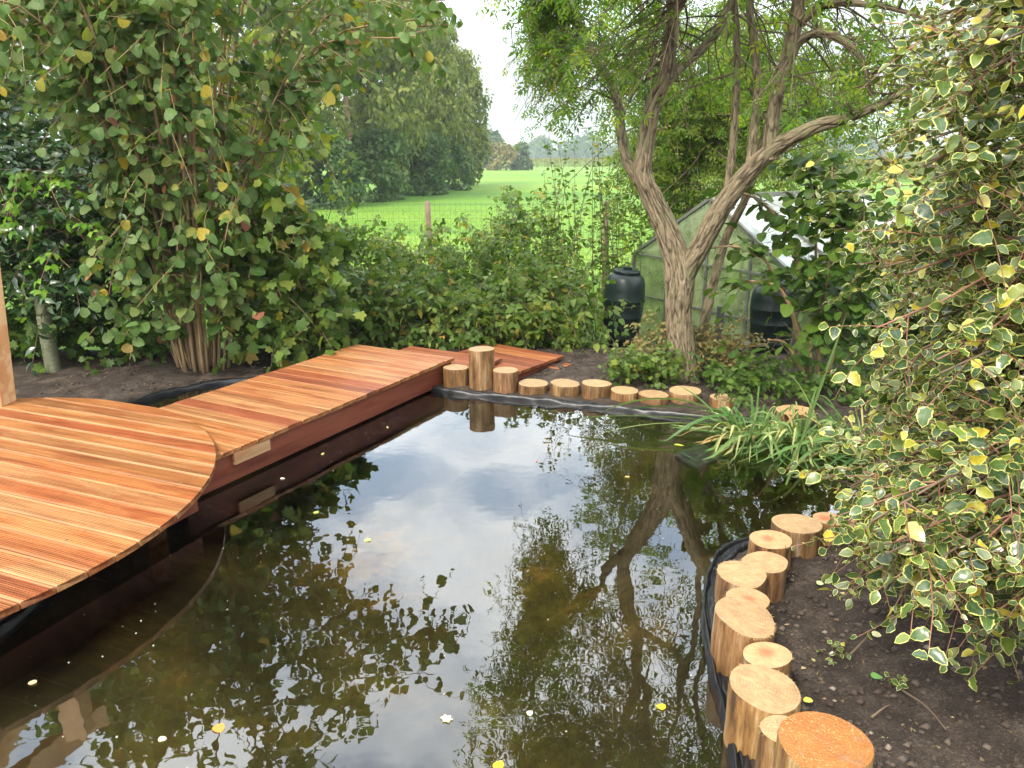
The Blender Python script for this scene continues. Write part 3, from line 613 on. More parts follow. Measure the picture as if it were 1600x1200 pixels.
def log(x, y, r, top, label, mat='cut_pale', seed=0, tilt=(0, 0), splinters=0, group='log edging round the pond', tone=1.0):
    rnd = random.Random(seed * 17 + 3); seg = 40; t0 = -.12
    t = empty('log', (x, y, 0), rnd.uniform(0, 6.28)); tag(t, label, 'log', group)
    ph = [rnd.uniform(0, 6.28) for _ in range(5)]; am = [rnd.uniform(.01, .05), rnd.uniform(.005, .035), rnd.uniform(0, .022), rnd.uniform(0, .015)]
    def rad(th, z):
        return r * (1 + sum(am[k] * math.cos((k + 2) * th + ph[k]) for k in range(4)) + .012 * math.sin(7 * z / .2 + ph[4])) * (1 + .05 * max(0, (top - z)) )
    lv = [t0, 0, top * .25, top * .5, top * .75, top - .006, top]
    V = []; F = []
    cz = Vector((tilt[0], tilt[1], 0)); rz = t.rotation_euler.z
    def tz(px, py): c, s = math.cos(rz), math.sin(rz); return tilt[0] * (px * c - py * s) + tilt[1] * (px * s + py * c)
    for k, z in enumerate(lv):
        for i in range(seg):
            th = 2 * PI * i / seg; q = rad(th, z) * (.985 if k == len(lv) - 1 else 1)
            px, py = q * math.cos(th), q * math.sin(th); V.append((px, py, z + (tz(px, py) * max(0, z) / top)))
    for k in range(len(lv) - 1):
        for i in range(seg): F.append((k * seg + i, k * seg + (i + 1) % seg, (k + 1) * seg + (i + 1) % seg, (k + 1) * seg + i))
    b = link('trunk', poly_mesh('trunk', V, F, M['log_side'], smooth=True), t)
    tone *= rnd.uniform(.68, 1.0); b.color = (tone, tone * rnd.uniform(.90, 1.0), tone * rnd.uniform(.80, 1.0), 1)
    V2 = []; F2 = []
    nr = 5
    for k in range(1, nr + 1):
        for i in range(seg):
            th = 2 * PI * i / seg; q = rad(th, top) * .986 * k / nr; px, py = q * math.cos(th), q * math.sin(th)
            V2.append((px, py, top + .0005 + tz(px, py) + rnd.uniform(-.0008, .0008) * (k < nr)))
    V2.append((0, 0, top + .0005)); c = len(V2) - 1
    for i in range(seg): F2.append((i, (i + 1) % seg, c))
    for k in range(nr - 1):
        for i in range(seg): F2.append((k * seg + i, (k + 1) * seg + i, (k + 1) * seg + (i + 1) % seg, k * seg + (i + 1) % seg))
    F2 = [f if len(f) == 3 else f for f in F2]
    e = link('cut_end', poly_mesh('cut_end', V2, F2, M[mat]), t); tt = rnd.uniform(.82, 1.04); e.color = (tt, tt, tt, 1)
    if splinters:
        Vs = []; Fs = []; a0 = rnd.uniform(0, 6.28)
        for q in range(splinters):
            th = (a0 - rz) + rnd.gauss(0, .75); rr = rad(th, top); px, py = rr * math.cos(th), rr * math.sin(th); z = top + tz(px, py)
            d = Vector((math.cos(th), math.sin(th), rnd.uniform(-1.2, .8))).normalized() * rnd.uniform(.005, .014); s = Vector((-math.sin(th), math.cos(th), 0)) * .0012
            p = Vector((px * .97, py * .97, z - .001)); n0 = len(Vs); Vs += [p - s, p + s, p + d, p + Vector((0, 0, .0015))]; Fs += [(n0, n0 + 1, n0 + 2), (n0 + 1, n0 + 3, n0 + 2), (n0 + 3, n0, n0 + 2)]
        sp = link('splinters', poly_mesh('splinters', Vs, Fs, M[mat]), t, 'stuff')
    return t
RIGHT = [
 (.780, 1.590, .112, .35, 'thick log with wet orange sawn top, nearest the camera', 'cut_wet', (.0, .03), 0, .95),
 (.738, 1.751, .058, .25, 'slim log tucked behind the wet orange topped log', 'cut_pale', (0, 0), 10, .85),
 (.768, 1.981, .105, .205, 'broad pale topped log two behind the wet orange one', 'cut_pale', (-.05, .06), 60, .95),
 (.829, 2.150, .075, .20, 'narrower log with bright red heart between two broad pale logs', 'cut_red', (.1, -.05), 10, .9),
 (.816, 2.353, .105, .21, 'broad log with frayed right rim beside the folded liner', 'cut_pale', (-.1, .12), 90, .95),
 (.880, 2.530, .082, .17, 'low log with orange red heart behind the frayed rim log', 'cut_red', (0, -.02), 20, .9),
 (.919, 2.735, .100, .155, 'clean pale log at the water side where the row bends', 'cut_pale', (-.02, .03), 30, .95),
 (1.060, 2.880, .095, .125, 'weathered grey topped log on the inner side of the bend', 'cut_pale', (.05, -.04), 40, .8),
 (1.145, 3.070, .090, .13, 'rust tinted log at the water, before the row turns away', 'cut_red', (0, .03), 10, .75),
 (1.312, 3.215, .106, .135, 'pale yellow log half hidden by dangling holly sprigs', 'cut_pale', (0, 0), 10, .95),
 (1.480, 3.275, .070, .13, 'small pinkish log just behind the holly tips', 'cut_red', (0, 0), 0, .95),
 (1.640, 3.240, .078, .12, 'log deep under the holly, third from the turn', 'cut_pale', (0, 0), 0, .9),
 (1.82, 3.36, .085, .12, 'log under the holly, the one furthest into the leaves', 'cut_pale', (0, 0), 0, .9)]
for i, (x, y, r, tp, lb, mt, tl, sp, tn) in enumerate(RIGHT): log(x, y, r, tp, lb, mt, i + 1, tl, sp, tone=tn)
FAR = [
 (-.444, 5.845, .100, .168, 'low brown log touching the corner of the walkway', 'cut_pale', .8),
 (-.238, 5.810, .103, .325, 'tallest log, standing twice as high as its neighbours', 'cut_pale', .85),
 (-.050, 5.725, .098, .178, 'round pale log on the near side of the tallest one', 'cut_pale', .9),
 (.165, 5.705, .117, .080, 'short ragged log with crumbling bark beside the liner', 'cut_pale', .85),
 (.405, 5.640, .116, .098, 'short log with a dished bright top mid row', 'cut_pale', .85),
 (.640, 5.590, .114, .112, 'short rough log right of the dished one', 'cut_pale', .8),
 (.838, 5.485, .102, .088, 'bright clean log partly crossed by long sedge blades', 'cut_pale', .9),
 (1.045, 5.425, .112, .076, 'low log just left of the sedge clump', 'cut_pale', .9),
 (1.285, 5.465, .115, .092, 'log at the foot of the elder trunk', 'cut_pale', .9),
 (1.53, 5.30, .10, .09, 'log hidden behind the middle of the sedge', 'cut_pale', .9),
 (1.927, 4.98, .125, .10, 'reddish log showing between the sedge clumps', 'cut_red', .9)]
for i, (x, y, r, tp, lb, mt, tn) in enumerate(FAR): log(x, y, r, tp, lb, mt, i + 31, (random.uniform(-.04, .04), random.uniform(-.04, .04)), 12 if i < 4 else 0, 'log edging along the far bank', tn)

# ------------------------------------------------------------------ leaves
def leaf_tpl(width, n=5, fold=.25, curl=.3, serr=0.0, shape='ovate', wave=0.0):
    """midrib along y from 0 to 1"""
    ts = np.linspace(0, 1, n + 1) if shape != 'round' else (1 - np.cos(PI * (np.arange(n + 1) / n) ** .92)) / 2
    def half(t):
        if shape == 'round': return width * (1.0 - abs(2 * t ** .86 - 1) ** 2.3) ** .55 if 0 < t < 1 else 0
        if shape == 'oval': return width * (1.0 - abs(2 * t ** .9 - 1) ** 2.1) ** .7 if 0 < t < 1 else 0
        if shape == 'lance': return width * math.sin(PI * t ** .8) ** .9
        return width * (math.sin(PI * t ** .72) ** .85 if 0 < t < 1 else 0)
    V = [(0, t, -curl * t * t) for t in ts]; E = [0.0] * (n + 1)
    E[0] = E[-1] = 1.0 if True else 0
    Lf = []; Rt = []
    for k, t in enumerate(ts[1:-1]):
        h = half(t); s = 1 + (serr if k % 2 else -serr)
        for sg, st in ((-1, Lf), (1, Rt)):
            st.append(len(V)); V.append((sg * h * s, t - .06 * (1 if k % 2 else 0) * (serr > 0), -curl * t * t + fold * h + wave * math.sin(k * 2.3 + sg))); E.append(1.0)
    T = []
    for sgn, st in ((-1, Lf), (1, Rt)):
        m = [0] + st + [n]
        for k in range(n):
            a, b = k, k + 1; c, d = m[k], m[k + 1]
            tris = []
            if k == 0: tris = [(a, b, d)]
            elif k == n - 1: tris = [(a, b, c)]
            else: tris = [(a, b, d), (a, d, c)]
            for q in tris: T.append(q if sgn < 0 else q[::-1])
    return np.array(V, float), np.array(T), np.array(E)
def place_tpl(tp, items):
    """several transformed copies of a template make a compound leaf: items = (x, y, z, angle, scale)"""
    V, T, E = tp; Vs = []; Ts = []; Es = []; n = 0
    for (x, y, z, a, s) in items:
        c, sn = math.cos(a), math.sin(a); W = V * s
        Vs.append(np.stack([W[:, 0] * c - W[:, 1] * sn + x, W[:, 0] * sn + W[:, 1] * c + y, W[:, 2] + z], 1)); Ts.append(T + n); Es.append(E); n += len(V)
    return np.vstack(Vs), np.vstack(Ts), np.concatenate(Es)
def lobed_tpl(depth=.35, lobes=5, fold=.12, curl=.2):
    """palmate maple-like leaf, fan from the base"""
    V = [(0, .38, 0)]; E = [0]; m = lobes * 4
    for k in range(m + 1):
        a = -2.35 + 4.7 * k / m; ph = (k % 4)
        r = .62 * (1 - depth * (0, .45, 1, .45)[(k + 2) % 4]) * (.72 + .28 * math.cos(a * .62))
        x, y = r * math.sin(a), .38 + r * math.cos(a); V.append((x, y, fold * abs(x) - curl * y * y)); E.append(1)
    V.append((0, 0, 0)); E.append(1)
    n = len(V); T = [(0, k + 1, k) for k in range(1, m + 1)] + [(0, 1, n - 1), (0, n - 1, m + 1)]
    return np.array(V, float), np.array(T), np.array(E, float)
TP = {}
TP['hazel'] = [leaf_tpl(.47, 6, .22, .25, .06, 'round'), leaf_tpl(.45, 6, .1, .45, .05, 'round', .02), leaf_tpl(.42, 6, .35, .15, .06, 'round')]
TP['holly'] = [leaf_tpl(.33, 4, .35, .25, .06, 'oval', .04), leaf_tpl(.35, 4, .2, .45, .04, 'oval', .05), leaf_tpl(.30, 5, .4, .1, .08, 'oval', .03)]
TP['holly_fine'] = [leaf_tpl(.34, 7, .35, .25, .09, 'oval', .05), leaf_tpl(.36, 7, .2, .45, .07, 'oval', .06), leaf_tpl(.31, 7, .4, .1, .10, 'oval', .03)]
TP['laurel'] = [leaf_tpl(.2, 3, .3, .2), leaf_tpl(.22, 3, .2, .4)]
TP['small'] = [leaf_tpl(.3, 3, .25, .3), leaf_tpl(.27, 2, .15, .5), leaf_tpl(.33, 3, .35, .15)]
TP['simple'] = [leaf_tpl(.3, 4, .25, .3), leaf_tpl(.27, 4, .15, .5), leaf_tpl(.33, 4, .35, .15)]
TP['maple'] = [lobed_tpl(.38), lobed_tpl(.3, 5, .2, .35)]
_b = leaf_tpl(.36, 3, .3, .3, .0)
TP['bramble'] = [place_tpl(_b, [(0, .35, 0, 0, .65), (-.03, .3, 0, 1.15, .52), (.03, .3, 0, -1.15, .52)]), place_tpl(leaf_tpl(.34, 2, .2, .55), [(0, .35, 0, .1, .65), (-.03, .3, 0, 1.0, .5), (.03, .3, 0, -1.25, .55)])]
_e = leaf_tpl(.2, 3, .2, .35)
def _pin(c1, c2):
    it = []
    for k, y in enumerate((.28, .58)): it += [(-.01, y, -.12 * y * y, c1, .42), (.01, y, -.12 * y * y, -c2, .42)]
    return it + [(0, .72, -.08, 0, .45)]
TP['elder'] = [place_tpl(_e, _pin(1.05, 1.1)), place_tpl(leaf_tpl(.22, 3, .1, .6), _pin(.9, 1.25))]
TP['elder_small'] = [place_tpl(leaf_tpl(.24, 2, .2, .35), _pin(1.05, 1.1)), place_tpl(leaf_tpl(.22, 2, .1, .6), _pin(.9, 1.25))]
TP['clump'] = [place_tpl(leaf_tpl(.3, 2, .2, .3), [(0, 0, 0, 0, 1), (.1, .1, .1, 1.3, .8), (-.1, .1, -.1, -1.5, .8)])]
TP['quad'] = [leaf_tpl(.32, 2, .3, .4)]

def frames(D, Nn):
    Yv = nrm(D); Z = nrm(Nn - Yv * (Nn * Yv).sum(-1, keepdims=True)); X = np.cross(Yv, Z); return X, Yv, Z
def inst(tp, P, X, Y, Z, S, tint):
    V, T, E = tp; n = len(P)
    W = P[:, None] + S[:, None, None] * (V[None, :, 0:1] * X[:, None] + V[None, :, 1:2] * Y[:, None] + V[None, :, 2:3] * Z[:, None])
    TT = (T[None] + (np.arange(n) * len(V))[:, None, None]).reshape(-1, 3)
    return W.reshape(-1, 3), TT, np.tile(E, n), np.repeat(tint, len(V))
_tplmesh = {}
def emit(parent, P, D, Nn, S, tpls, mat, pick=300, name='foliage', leafname='leaf', keep=None, kind='stuff', hi=None):
    """the largest leaves in view become parts; the rest one mass"""
    if keep is not None: P, D, Nn, S = P[keep], D[keep], Nn[keep], S[keep]
    X, Y, Z = frames(D, Nn); n = len(P); tint = RS.rand(n); ti = RS.randint(0, len(tpls), n)
    sel = np.zeros(n, bool)
    if pick:
        u, v, f = proj(P + Y * S[:, None] * .5); px = 1202 * S / f
        ok = (u > 5) & (u < 1595) & (v > 5) & (v < 1195) & (px > 9) & ((P * 1.0)[:, 1] > .3)
        cell = np.clip((u // 14).astype(int), 0, 130) * 200 + np.clip((v // 14).astype(int), 0, 199)
        idx = np.where(ok)[0]; order = idx[np.argsort(f[idx])]
        _, first = np.unique(cell[order], return_index=True); front = order[first]
        front = front[np.argsort(-px[front])][:pick]; sel[front] = True
        for i in front:
            tt_ = (hi or tpls)[ti[i] % len(hi or tpls)]; key = (mat.name, id(tt_[0]))
            if key not in _tplmesh:
                V, T, E = tt_; _tplmesh[key] = tri_mesh('leaf', V, T, {'edge': E, 'tint': np.zeros(len(V))}, mat)
            o = link(leafname, _tplmesh[key], parent)
            s = S[i]
            from mathutils import Matrix
            mw = Matrix(((X[i][0] * s, Y[i][0] * s, Z[i][0] * s, P[i][0]), (X[i][1] * s, Y[i][1] * s, Z[i][1] * s, P[i][1]), (X[i][2] * s, Y[i][2] * s, Z[i][2] * s, P[i][2]), (0, 0, 0, 1)))
            o.matrix_local = Matrix.Translation(-Vector(parent.location)) @ mw
    A = []; 
    Vs = []; Ts = []; Es = []; Is = []; off = 0
    for k, tp in enumerate(tpls):
        q = (ti == k) & ~sel
        if not q.any(): continue
        V, T, E, I = inst(tp, P[q], X[q], Y[q], Z[q], S[q], tint[q]); Vs.append(V); Ts.append(T + off); Es.append(E); Is.append(I); off += len(V)
    if Vs:
        V = np.vstack(Vs) - np.array(parent.location)
        link(name, tri_mesh(name, V, np.vstack(Ts), {'edge': np.concatenate(Es), 'tint': np.concatenate(Is)}, mat), parent, kind)
def mesh_part(name, V, T, parent, mat, kind=None, vec=None, attrs=None):
    return link(name, tri_mesh(name, V - np.array(parent.location), T, attrs, mat, vec=vec), parent, kind)
def shoots(P0, D, L, droop, K=6, wob=.06):
    """S curved shoots -> (S,K,3)"""
    t = np.linspace(0, 1, K)[None, :, None]; D = nrm(D)
    P = P0[:, None] + D[:, None] * (L[:, None, None] * t)
    P = P + np.array([0, 0, -1.0]) * (droop[:, None, None] * t ** 2)
    s = nrm(np.cross(D, np.array([.1, .2, 1.0]))) ; w_ = RS.randn(len(P0), 1, 1) * wob * L[:, None, None]
    return P + s[:, None] * w_ * np.sin(t * PI * 1.2)
def leaves_on(SP, per, size, var=.35, start=.15, spread=.9, up=(0, 0, 1), upw=1.0, out=None, outw=0.0, hang=.25, nj=.5, jit=.0):
    """leaves along shoots: positions, directions, normals, sizes"""
    S, K, _ = SP.shape; t = np.linspace(start, 1, per)[None] + RS.rand(S, per) * .08; t = np.clip(t, 0, .9999)
    x = t * (K - 1); i = x.astype(int); f = (x - i)[..., None]; r = np.arange(S)[:, None]
    i2 = np.minimum(i + 1, K - 1)
    P = SP[r, i] * (1 - f) + SP[r, i2] * f; Tn = nrm(SP[r, i2] - SP[r, np.maximum(i2 - 1, 0)] + 1e-9)
    side = nrm(np.cross(Tn, np.array([.05, .1, 1.0]))) * np.where((np.arange(per) % 2 == 0), 1, -1)[None, :, None]
    D = Tn * .55 + side * spread + np.array([0, 0, -hang]) + RS.randn(S, per, 3) * .28
    Nn = np.array(up) * upw + RS.randn(S, per, 3) * nj
    if out is not None: Nn = Nn + nrm(out)[:, None] * outw
    if jit: P = P + RS.randn(S, per, 3) * jit
    sz = size * (1 + (RS.rand(S, per) - .5) * 2 * var) * (1 - .25 * np.linspace(0, 1, per)[None])
    return P.reshape(-1, 3), nrm(D).reshape(-1, 3), nrm(Nn).reshape(-1, 3), sz.reshape(-1)

def limb(parent, name, pts, r0, r1, mat, n=60, seg=10, fiss=0, power=1.0, kind=None, flare=0, rfun=None):
    C_ = catmull(pts, n); t = np.linspace(0, 1, n); r = r0 + (r1 - r0) * t ** power
    if rfun: r = rfun(t)
    if flare: r = r * (1 + flare * np.exp(-t * 18))
    bump = None; deep = None
    if fiss:
        dl = []
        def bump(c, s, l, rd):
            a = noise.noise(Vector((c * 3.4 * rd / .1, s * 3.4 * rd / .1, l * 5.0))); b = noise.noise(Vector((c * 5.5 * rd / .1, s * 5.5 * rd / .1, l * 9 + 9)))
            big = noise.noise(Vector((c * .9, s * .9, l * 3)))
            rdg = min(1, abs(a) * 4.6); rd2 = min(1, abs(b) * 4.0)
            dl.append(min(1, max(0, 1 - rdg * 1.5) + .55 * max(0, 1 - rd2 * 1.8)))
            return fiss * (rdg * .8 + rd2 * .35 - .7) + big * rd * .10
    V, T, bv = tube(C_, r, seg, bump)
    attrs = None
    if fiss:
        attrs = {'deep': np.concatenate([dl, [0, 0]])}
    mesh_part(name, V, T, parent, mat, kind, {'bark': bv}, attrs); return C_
def stems_many(parent, name, lists, r0, r1, mat, K=10):
    for pts in lists:
        C_ = catmull(pts, K); V, T, bv = tube(C_, r0 + (r1 - r0) * np.linspace(0, 1, K), 6); mesh_part(name, V, T, parent, mat, None, {'bark': bv})
def rand_unit(n): return nrm(RS.randn(n, 3))
def U(a, b, n): return a + (b - a) * RS.rand(n)

# ------------------------------------------------------------------ far country
def blob_tree(name, label, x, y, h, rad, mat, n=9000, size=.28, base=.1, blobs=60, group=None, hang=.6, cat='tree', low=.0, ell=None, trunk=True, z0=None):
    g = gh(x, y) if z0 is None else z0; t = empty(name, (x, y, g)); tag(t, label, cat, group)
    u = rand_unit(blobs); u[:, 2] = np.abs(u[:, 2]) * 1.0 - .15 * RS.rand(blobs)
    hh = U(low, 1, blobs) ** .9; prof = np.sin(np.clip(hh * .86 + .14, 0, 1) * PI) ** .55
    a = U(0, 2 * PI, blobs); rr = rad * prof * U(.45, 1, blobs) ** .5
    Cc = np.stack([x + rr * np.cos(a), y + rr * np.sin(a) * .9, g + h * (base + (1 - base) * hh)], 1)
    br = U(.16, .34, blobs) * rad
    k = n // blobs; P = np.repeat(Cc, k, 0); d = rand_unit(len(P)); P = P + d * (np.repeat(br, k) * U(.35, 1, len(P)) ** .4)[:, None] * np.array([1, 1, 1.15])
    P[:, 2] = np.maximum(P[:, 2], g + .1)
    D = d * .6 + np.array([0, 0, -hang]) + RS.randn(len(P), 3) * .4
    Nn = d + np.array([0, 0, .5]) + RS.randn(len(P), 3) * .4
    S = size * U(.6, 1.4, len(P))
    emit(t, P, D, Nn, S, TP['quad'], mat, pick=0, name='crown')
    if trunk:
        V, T, bv = tube(catmull([(x, y, g - .2), (x + .1, y, g + h * .3), (x - .1, y, g + h * .75)], 8), np.linspace(h * .022, h * .006, 8), 7); mesh_part('trunk', V, T, t, M['hazel_bark'], None, {'bark': bv})
    return t
G_TL = 'trees of the tall row along the meadow'
for a in [('tall willow with drooping olive leaves, first in the row behind the hazel', -13.0, 39, 13, 4.6, M['willow'], .6),
          ('dense yellow green willow, second in the meadow row', -9.2, 45, 12.0, 4.2, M['willow'], .9),
          ('greyish feathery willow, third in the meadow row', -7.8, 53, 14.5, 4.0, M['willow'], .9),
          ('pale grey willow with thin outline, last but one in the row', -6.3, 60, 12.6, 3.4, M['willow'], .9),
          ('outermost rounded tree ending the meadow row at the open sky', -5.0, 68, 10.4, 3.0, M['willow'], .6),
          ('darker tree standing behind the hazel stems at the row start', -17.5, 34, 12, 4.4, M['hedge'], .5)]:
    blob_tree('willow_tree', a[0], a[1], a[2], a[3], a[4], a[5], n=13000, size=.33, blobs=90, group=G_TL, hang=a[6])
for i, (x, y, h, r, lb) in enumerate([(-9.4, 37.5, 3.6, 2.3, 'dark leafy bush at the near foot of the tall tree row'), (-7.2, 43.5, 3.4, 2.1, 'bright ivy clad bush below the second willow'), (-5.6, 50.5, 3.6, 2.0, 'shadowy bush under the third willow'), (-4.4, 57.5, 3.0, 1.9, 'low bush under the far end of the tree row')]):
    blob_tree('bush', lb, x, y, h, r, M['hedge'], n=5000, size=.24, blobs=36, base=.0, group='bushes at the foot of the tree row', hang=.2, cat='bush', trunk=False)
blob_tree('tree', 'small tawny tree standing alone before the maize', -2.2, 150, 4.4, 2.8, M['dry'], n=2500, size=.6, blobs=30, base=.05)
blob_tree('tree', 'small dark tree right beside the tawny one', 1.8, 152, 4.6, 2.0, M['farleaf'], n=2200, size=.6, blobs=24, base=.0)
blob_tree('tree', 'hazy tree just past the end of the willow row', -8.5, 190, 9, 6, M['farleaf'], n=2500, size=1.2, blobs=30, base=.1)
for (x, y, h, r, lb) in [(13, 420, 10.5, 9, 'rounded blue hazy tree on the horizon, first one'), (36, 400, 10.5, 13, 'broad flat topped hazy tree on the horizon'), (62, 430, 9, 12, 'lower hazy tree merging into the far wood'), (158, 400, 12, 8, 'lone hazy tree beyond the elder, near the holly'), (178, 405, 11, 8, 'smaller hazy tree nearest the holly on the horizon'), (118, 420, 9, 12, 'hazy tree seen through the elder branches')]:
    blob_tree('tree', lb, x, y, h, r, M['farleaf'], n=2600, size=2.2, blobs=34, base=.08, group='hazy trees on the horizon')
# the far wood that reads as one mass
n = 11000; xx = U(-260, 560, n); yy = U(455, 520, n); top = 4 + 5 * (vn(xx * .05, yy * 0 + 5) + .5) + 2 * vn(xx * .2, yy * 0)
zz = -.5 + top * U(0, 1, n) ** .9; P = np.stack([xx, yy, zz], 1)
fw = empty('distant_wood', (150, 480, -.5)); fw['kind'] = 'stuff'; fw['label'] = 'low blue wood along the whole horizon'
emit(fw, P, rand_unit(n) + np.array([0, 0, -.3]), rand_unit(n) + np.array([0, -1, .6]), U(1.5, 3.0, n), [leaf_tpl(.4, 2, .2, .3)], M['farleaf'], pick=0)
# maize
def maize(name, label, x0, x1, y0, y1, n, h=2.15):
    t = empty(name, ((x0 + x1) / 2, (y0 + y1) / 2, -.5)); t['kind'] = 'stuff'; t['label'] = label
    X_ = U(x0, x1, n); Y_ = y0 + (y1 - y0) * RS.rand(n) ** 2; k = 5
    P = np.repeat(np.stack([X_, Y_, np.full(n, -.5)], 1), k, 0); P[:, 2] += U(0, h * .72, len(P))
    D = RS.randn(len(P), 3) * np.array([.5, .5, .2]) + np.array([0, 0, .9]); emit(t, P, D, rand_unit(len(P)), U(.5, .8, len(P)), [(np.array([(-.09, .3, 0), (.09, .3, 0), (0, 1, -.4), (0, 0, 0)]), np.array([[0, 1, 2], [0, 3, 1]]), np.array([1., 1, 1, 0]))], M['corn'], pick=0)
    P = np.stack([X_, Y_, np.full(n, -.5 + h * .72)], 1); emit(t, P, np.array([0, 0, 1.0]) + RS.randn(n, 3) * .15, rand_unit(n), U(.45, .7, n), [leaf_tpl(.16, 2, .2, .1)], M['dry'], pick=0, name='tassel')
maize('maize', 'band of ripening maize across the far side of the meadow', 2, 190, 186, 205, 6500)
maize('maize', 'nearer maize behind the elder and the greenhouse', 22, 75, 78, 96, 3200)
# pylon and its wires
py = tag(empty('pylon', (31, 700, -.5)), 'faint steel power pylon on the horizon', 'pylon')
A = Acc(); H_ = 33
def rod(p, q, r):
    V, T, _ = tube(np.array([p, q], float), r, 4); return V, T
for sx in (-1, 1):
    for sy in (-1, 1): A.add(*rod((sx * 3, sy * 3, 0), (sx * .5, sy * .5, H_), .22))
for k in range(9):
    z0_, z1_ = H_ * k / 9, H_ * (k + 1) / 9; w0 = 3 - 2.5 * k / 9; w1 = 3 - 2.5 * (k + 1) / 9
    for sy in (-1, 1): A.add(*rod((-w0, sy * w0, z0_), (w1, sy * w1, z1_), .14)); A.add(*rod((w0, sy * w0, z0_), (-w1, sy * w1, z1_), .14))
V, T = A.get(); link('mast', tri_mesh('mast', V, T, None, M['alu'], smooth=False), py)
for z_ in (20, 25.5, 31):
    V, T = rod((-7, 0, z_), (7, 0, z_), .25); link('crossarm', tri_mesh('crossarm', V, T, None, M['alu']), py)
for z_ in (20, 25.5, 31):
    for sx in (-1, 1):
        pts = [(31 + sx * 7 + (u * 0), 700, z_ - .5) for u in (0,)]
        P = np.array([(-240 + 271 * u, 640 + 60 * u, z_ - 1 - 28 * u * (1 - u) * .35) for u in np.linspace(0, 1, 14)]); P[:, 0] += sx * 6
        V, T, _ = tube(P, .07, 3); o = link('cable', tri_mesh('cable', V - np.array([31, 700, -.5]), T, None, M['alu']), py)

# field grass blades near the fence
def grass_field():
    n = 46000; Y_ = 10.2 + 26 * RS.rand(n) ** 1.7; X_ = (RS.rand(n) - .42) * (Y_ * 1.5)
    Z_ = base_h(X_, Y_); P = np.stack([X_, Y_, Z_], 1); D = RS.randn(n, 3) * .35 + np.array([0, 0, 1]); S = U(.05, .11, n) * (1 + Y_ * .02)
    t = empty('meadow_grass', (0, 12, -.5)); t['kind'] = 'stuff'; t['label'] = 'short bright green meadow grass'
    m = leaf_mat('grass_blade', [(0, (.075, .15, .016)), (.6, (.11, .19, .022)), (1, (.18, .24, .045))], trans=.4, vein=0)
    emit(t, P, D, rand_unit(n), S, [(np.array([(-.05, 0, 0), (.05, 0, 0), (0, 1, -.1)]), np.array([[0, 1, 2]]), np.array([1., 1, 1]))], m, pick=0, name='blades')
grass_field()

# ------------------------------------------------------------------ wire fence
def fence():
    t = tag(empty('wire_fence', (0, 11.5, -.55)), 'wire mesh fence on wooden posts between thicket and meadow', 'fence')
    for x in (-9.0, -6.4, -3.8, -1.22, 1.38, 4.0, 6.6):
        V, T, bv = tube(np.array([(x, 11.5, -.7), (x + .01, 11.5, .3), (x + random.uniform(-.02, .03), 11.5, 1.14)]), [.045, .043, .04], 8); mesh_part('post', V, T, t, M['rail'])
    A = Acc(); xs = np.arange(-9.0, 6.6, .075)
    P = np.zeros((len(xs), 2, 3)); P[:, 0] = np.stack([xs, xs * 0 + 11.45, xs * 0 - .55], 1); P[:, 1] = np.stack([xs, xs * 0 + 11.45, xs * 0 + 1.13], 1)
    A.add(*tubes_many(P, .0019, .0019, 3))
    zs = np.arange(-.5, 1.14, .1); P = np.zeros((len(zs), 2, 3)); P[:, 0] = np.stack([zs * 0 - 9.0, zs * 0 + 11.447, zs], 1); P[:, 1] = np.stack([zs * 0 + 6.6, zs * 0 + 11.447, zs], 1)
    A.add(*tubes_many(P, .0018, .0018, 3)); V, T = A.get()
    mesh_part('wire_mesh', V, T, t, M['wire'], 'stuff')
fence()

# ------------------------------------------------------------------ greenhouse
def glass_mat(name, col, alpha, rough=.25):
    m, nt, N, L = new_mat(name); out = N('ShaderNodeOutputMaterial'); g = N('ShaderNodeNewGeometry')
    n1 = N('ShaderNodeTexNoise'); n1.inputs['Scale'].default_value = 5; n1.inputs['Detail'].default_value = 7; L(g.outputs['Position'], n1.inputs['Vector'])
    r = ramp(N, [(.3, tuple(c * .6 for c in col)), (.7, tuple(min(1, c * 1.25) for c in col))]); L(n1.outputs['Fac'], r.inputs[0])
    p = N('ShaderNodeBsdfPrincipled'); L(r.outputs[0], p.inputs['Base Color']); p.inputs['Roughness'].default_value = rough
    tl = N('ShaderNodeBsdfTranslucent'); L(r.outputs[0], tl.inputs[0]); m1 = N('ShaderNodeMixShader'); m1.inputs[0].default_value = .5; L(p.outputs[0], m1.inputs[1]); L(tl.outputs[0], m1.inputs[2])
    tr = N('ShaderNodeBsdfTransparent'); tr.inputs[0].default_value = (.85, .9, .8, 1)
    f = mathn(N, L, 'MULTIPLY_ADD', n1.outputs['Fac'], -.5, alpha + .25); m2 = N('ShaderNodeMixShader'); L(f, m2.inputs[0]); L(m1.outputs[0], m2.inputs[1]); L(tr.outputs[0], m2.inputs[2])
    L(m2.outputs[0], out.inputs[0]); return m
M['algae'] = glass_mat('algae_glass', (.72, .80, .46), .60)
M['roofglass'] = glass_mat('chalky_roof_glass', (.74, .78, .76), .12)
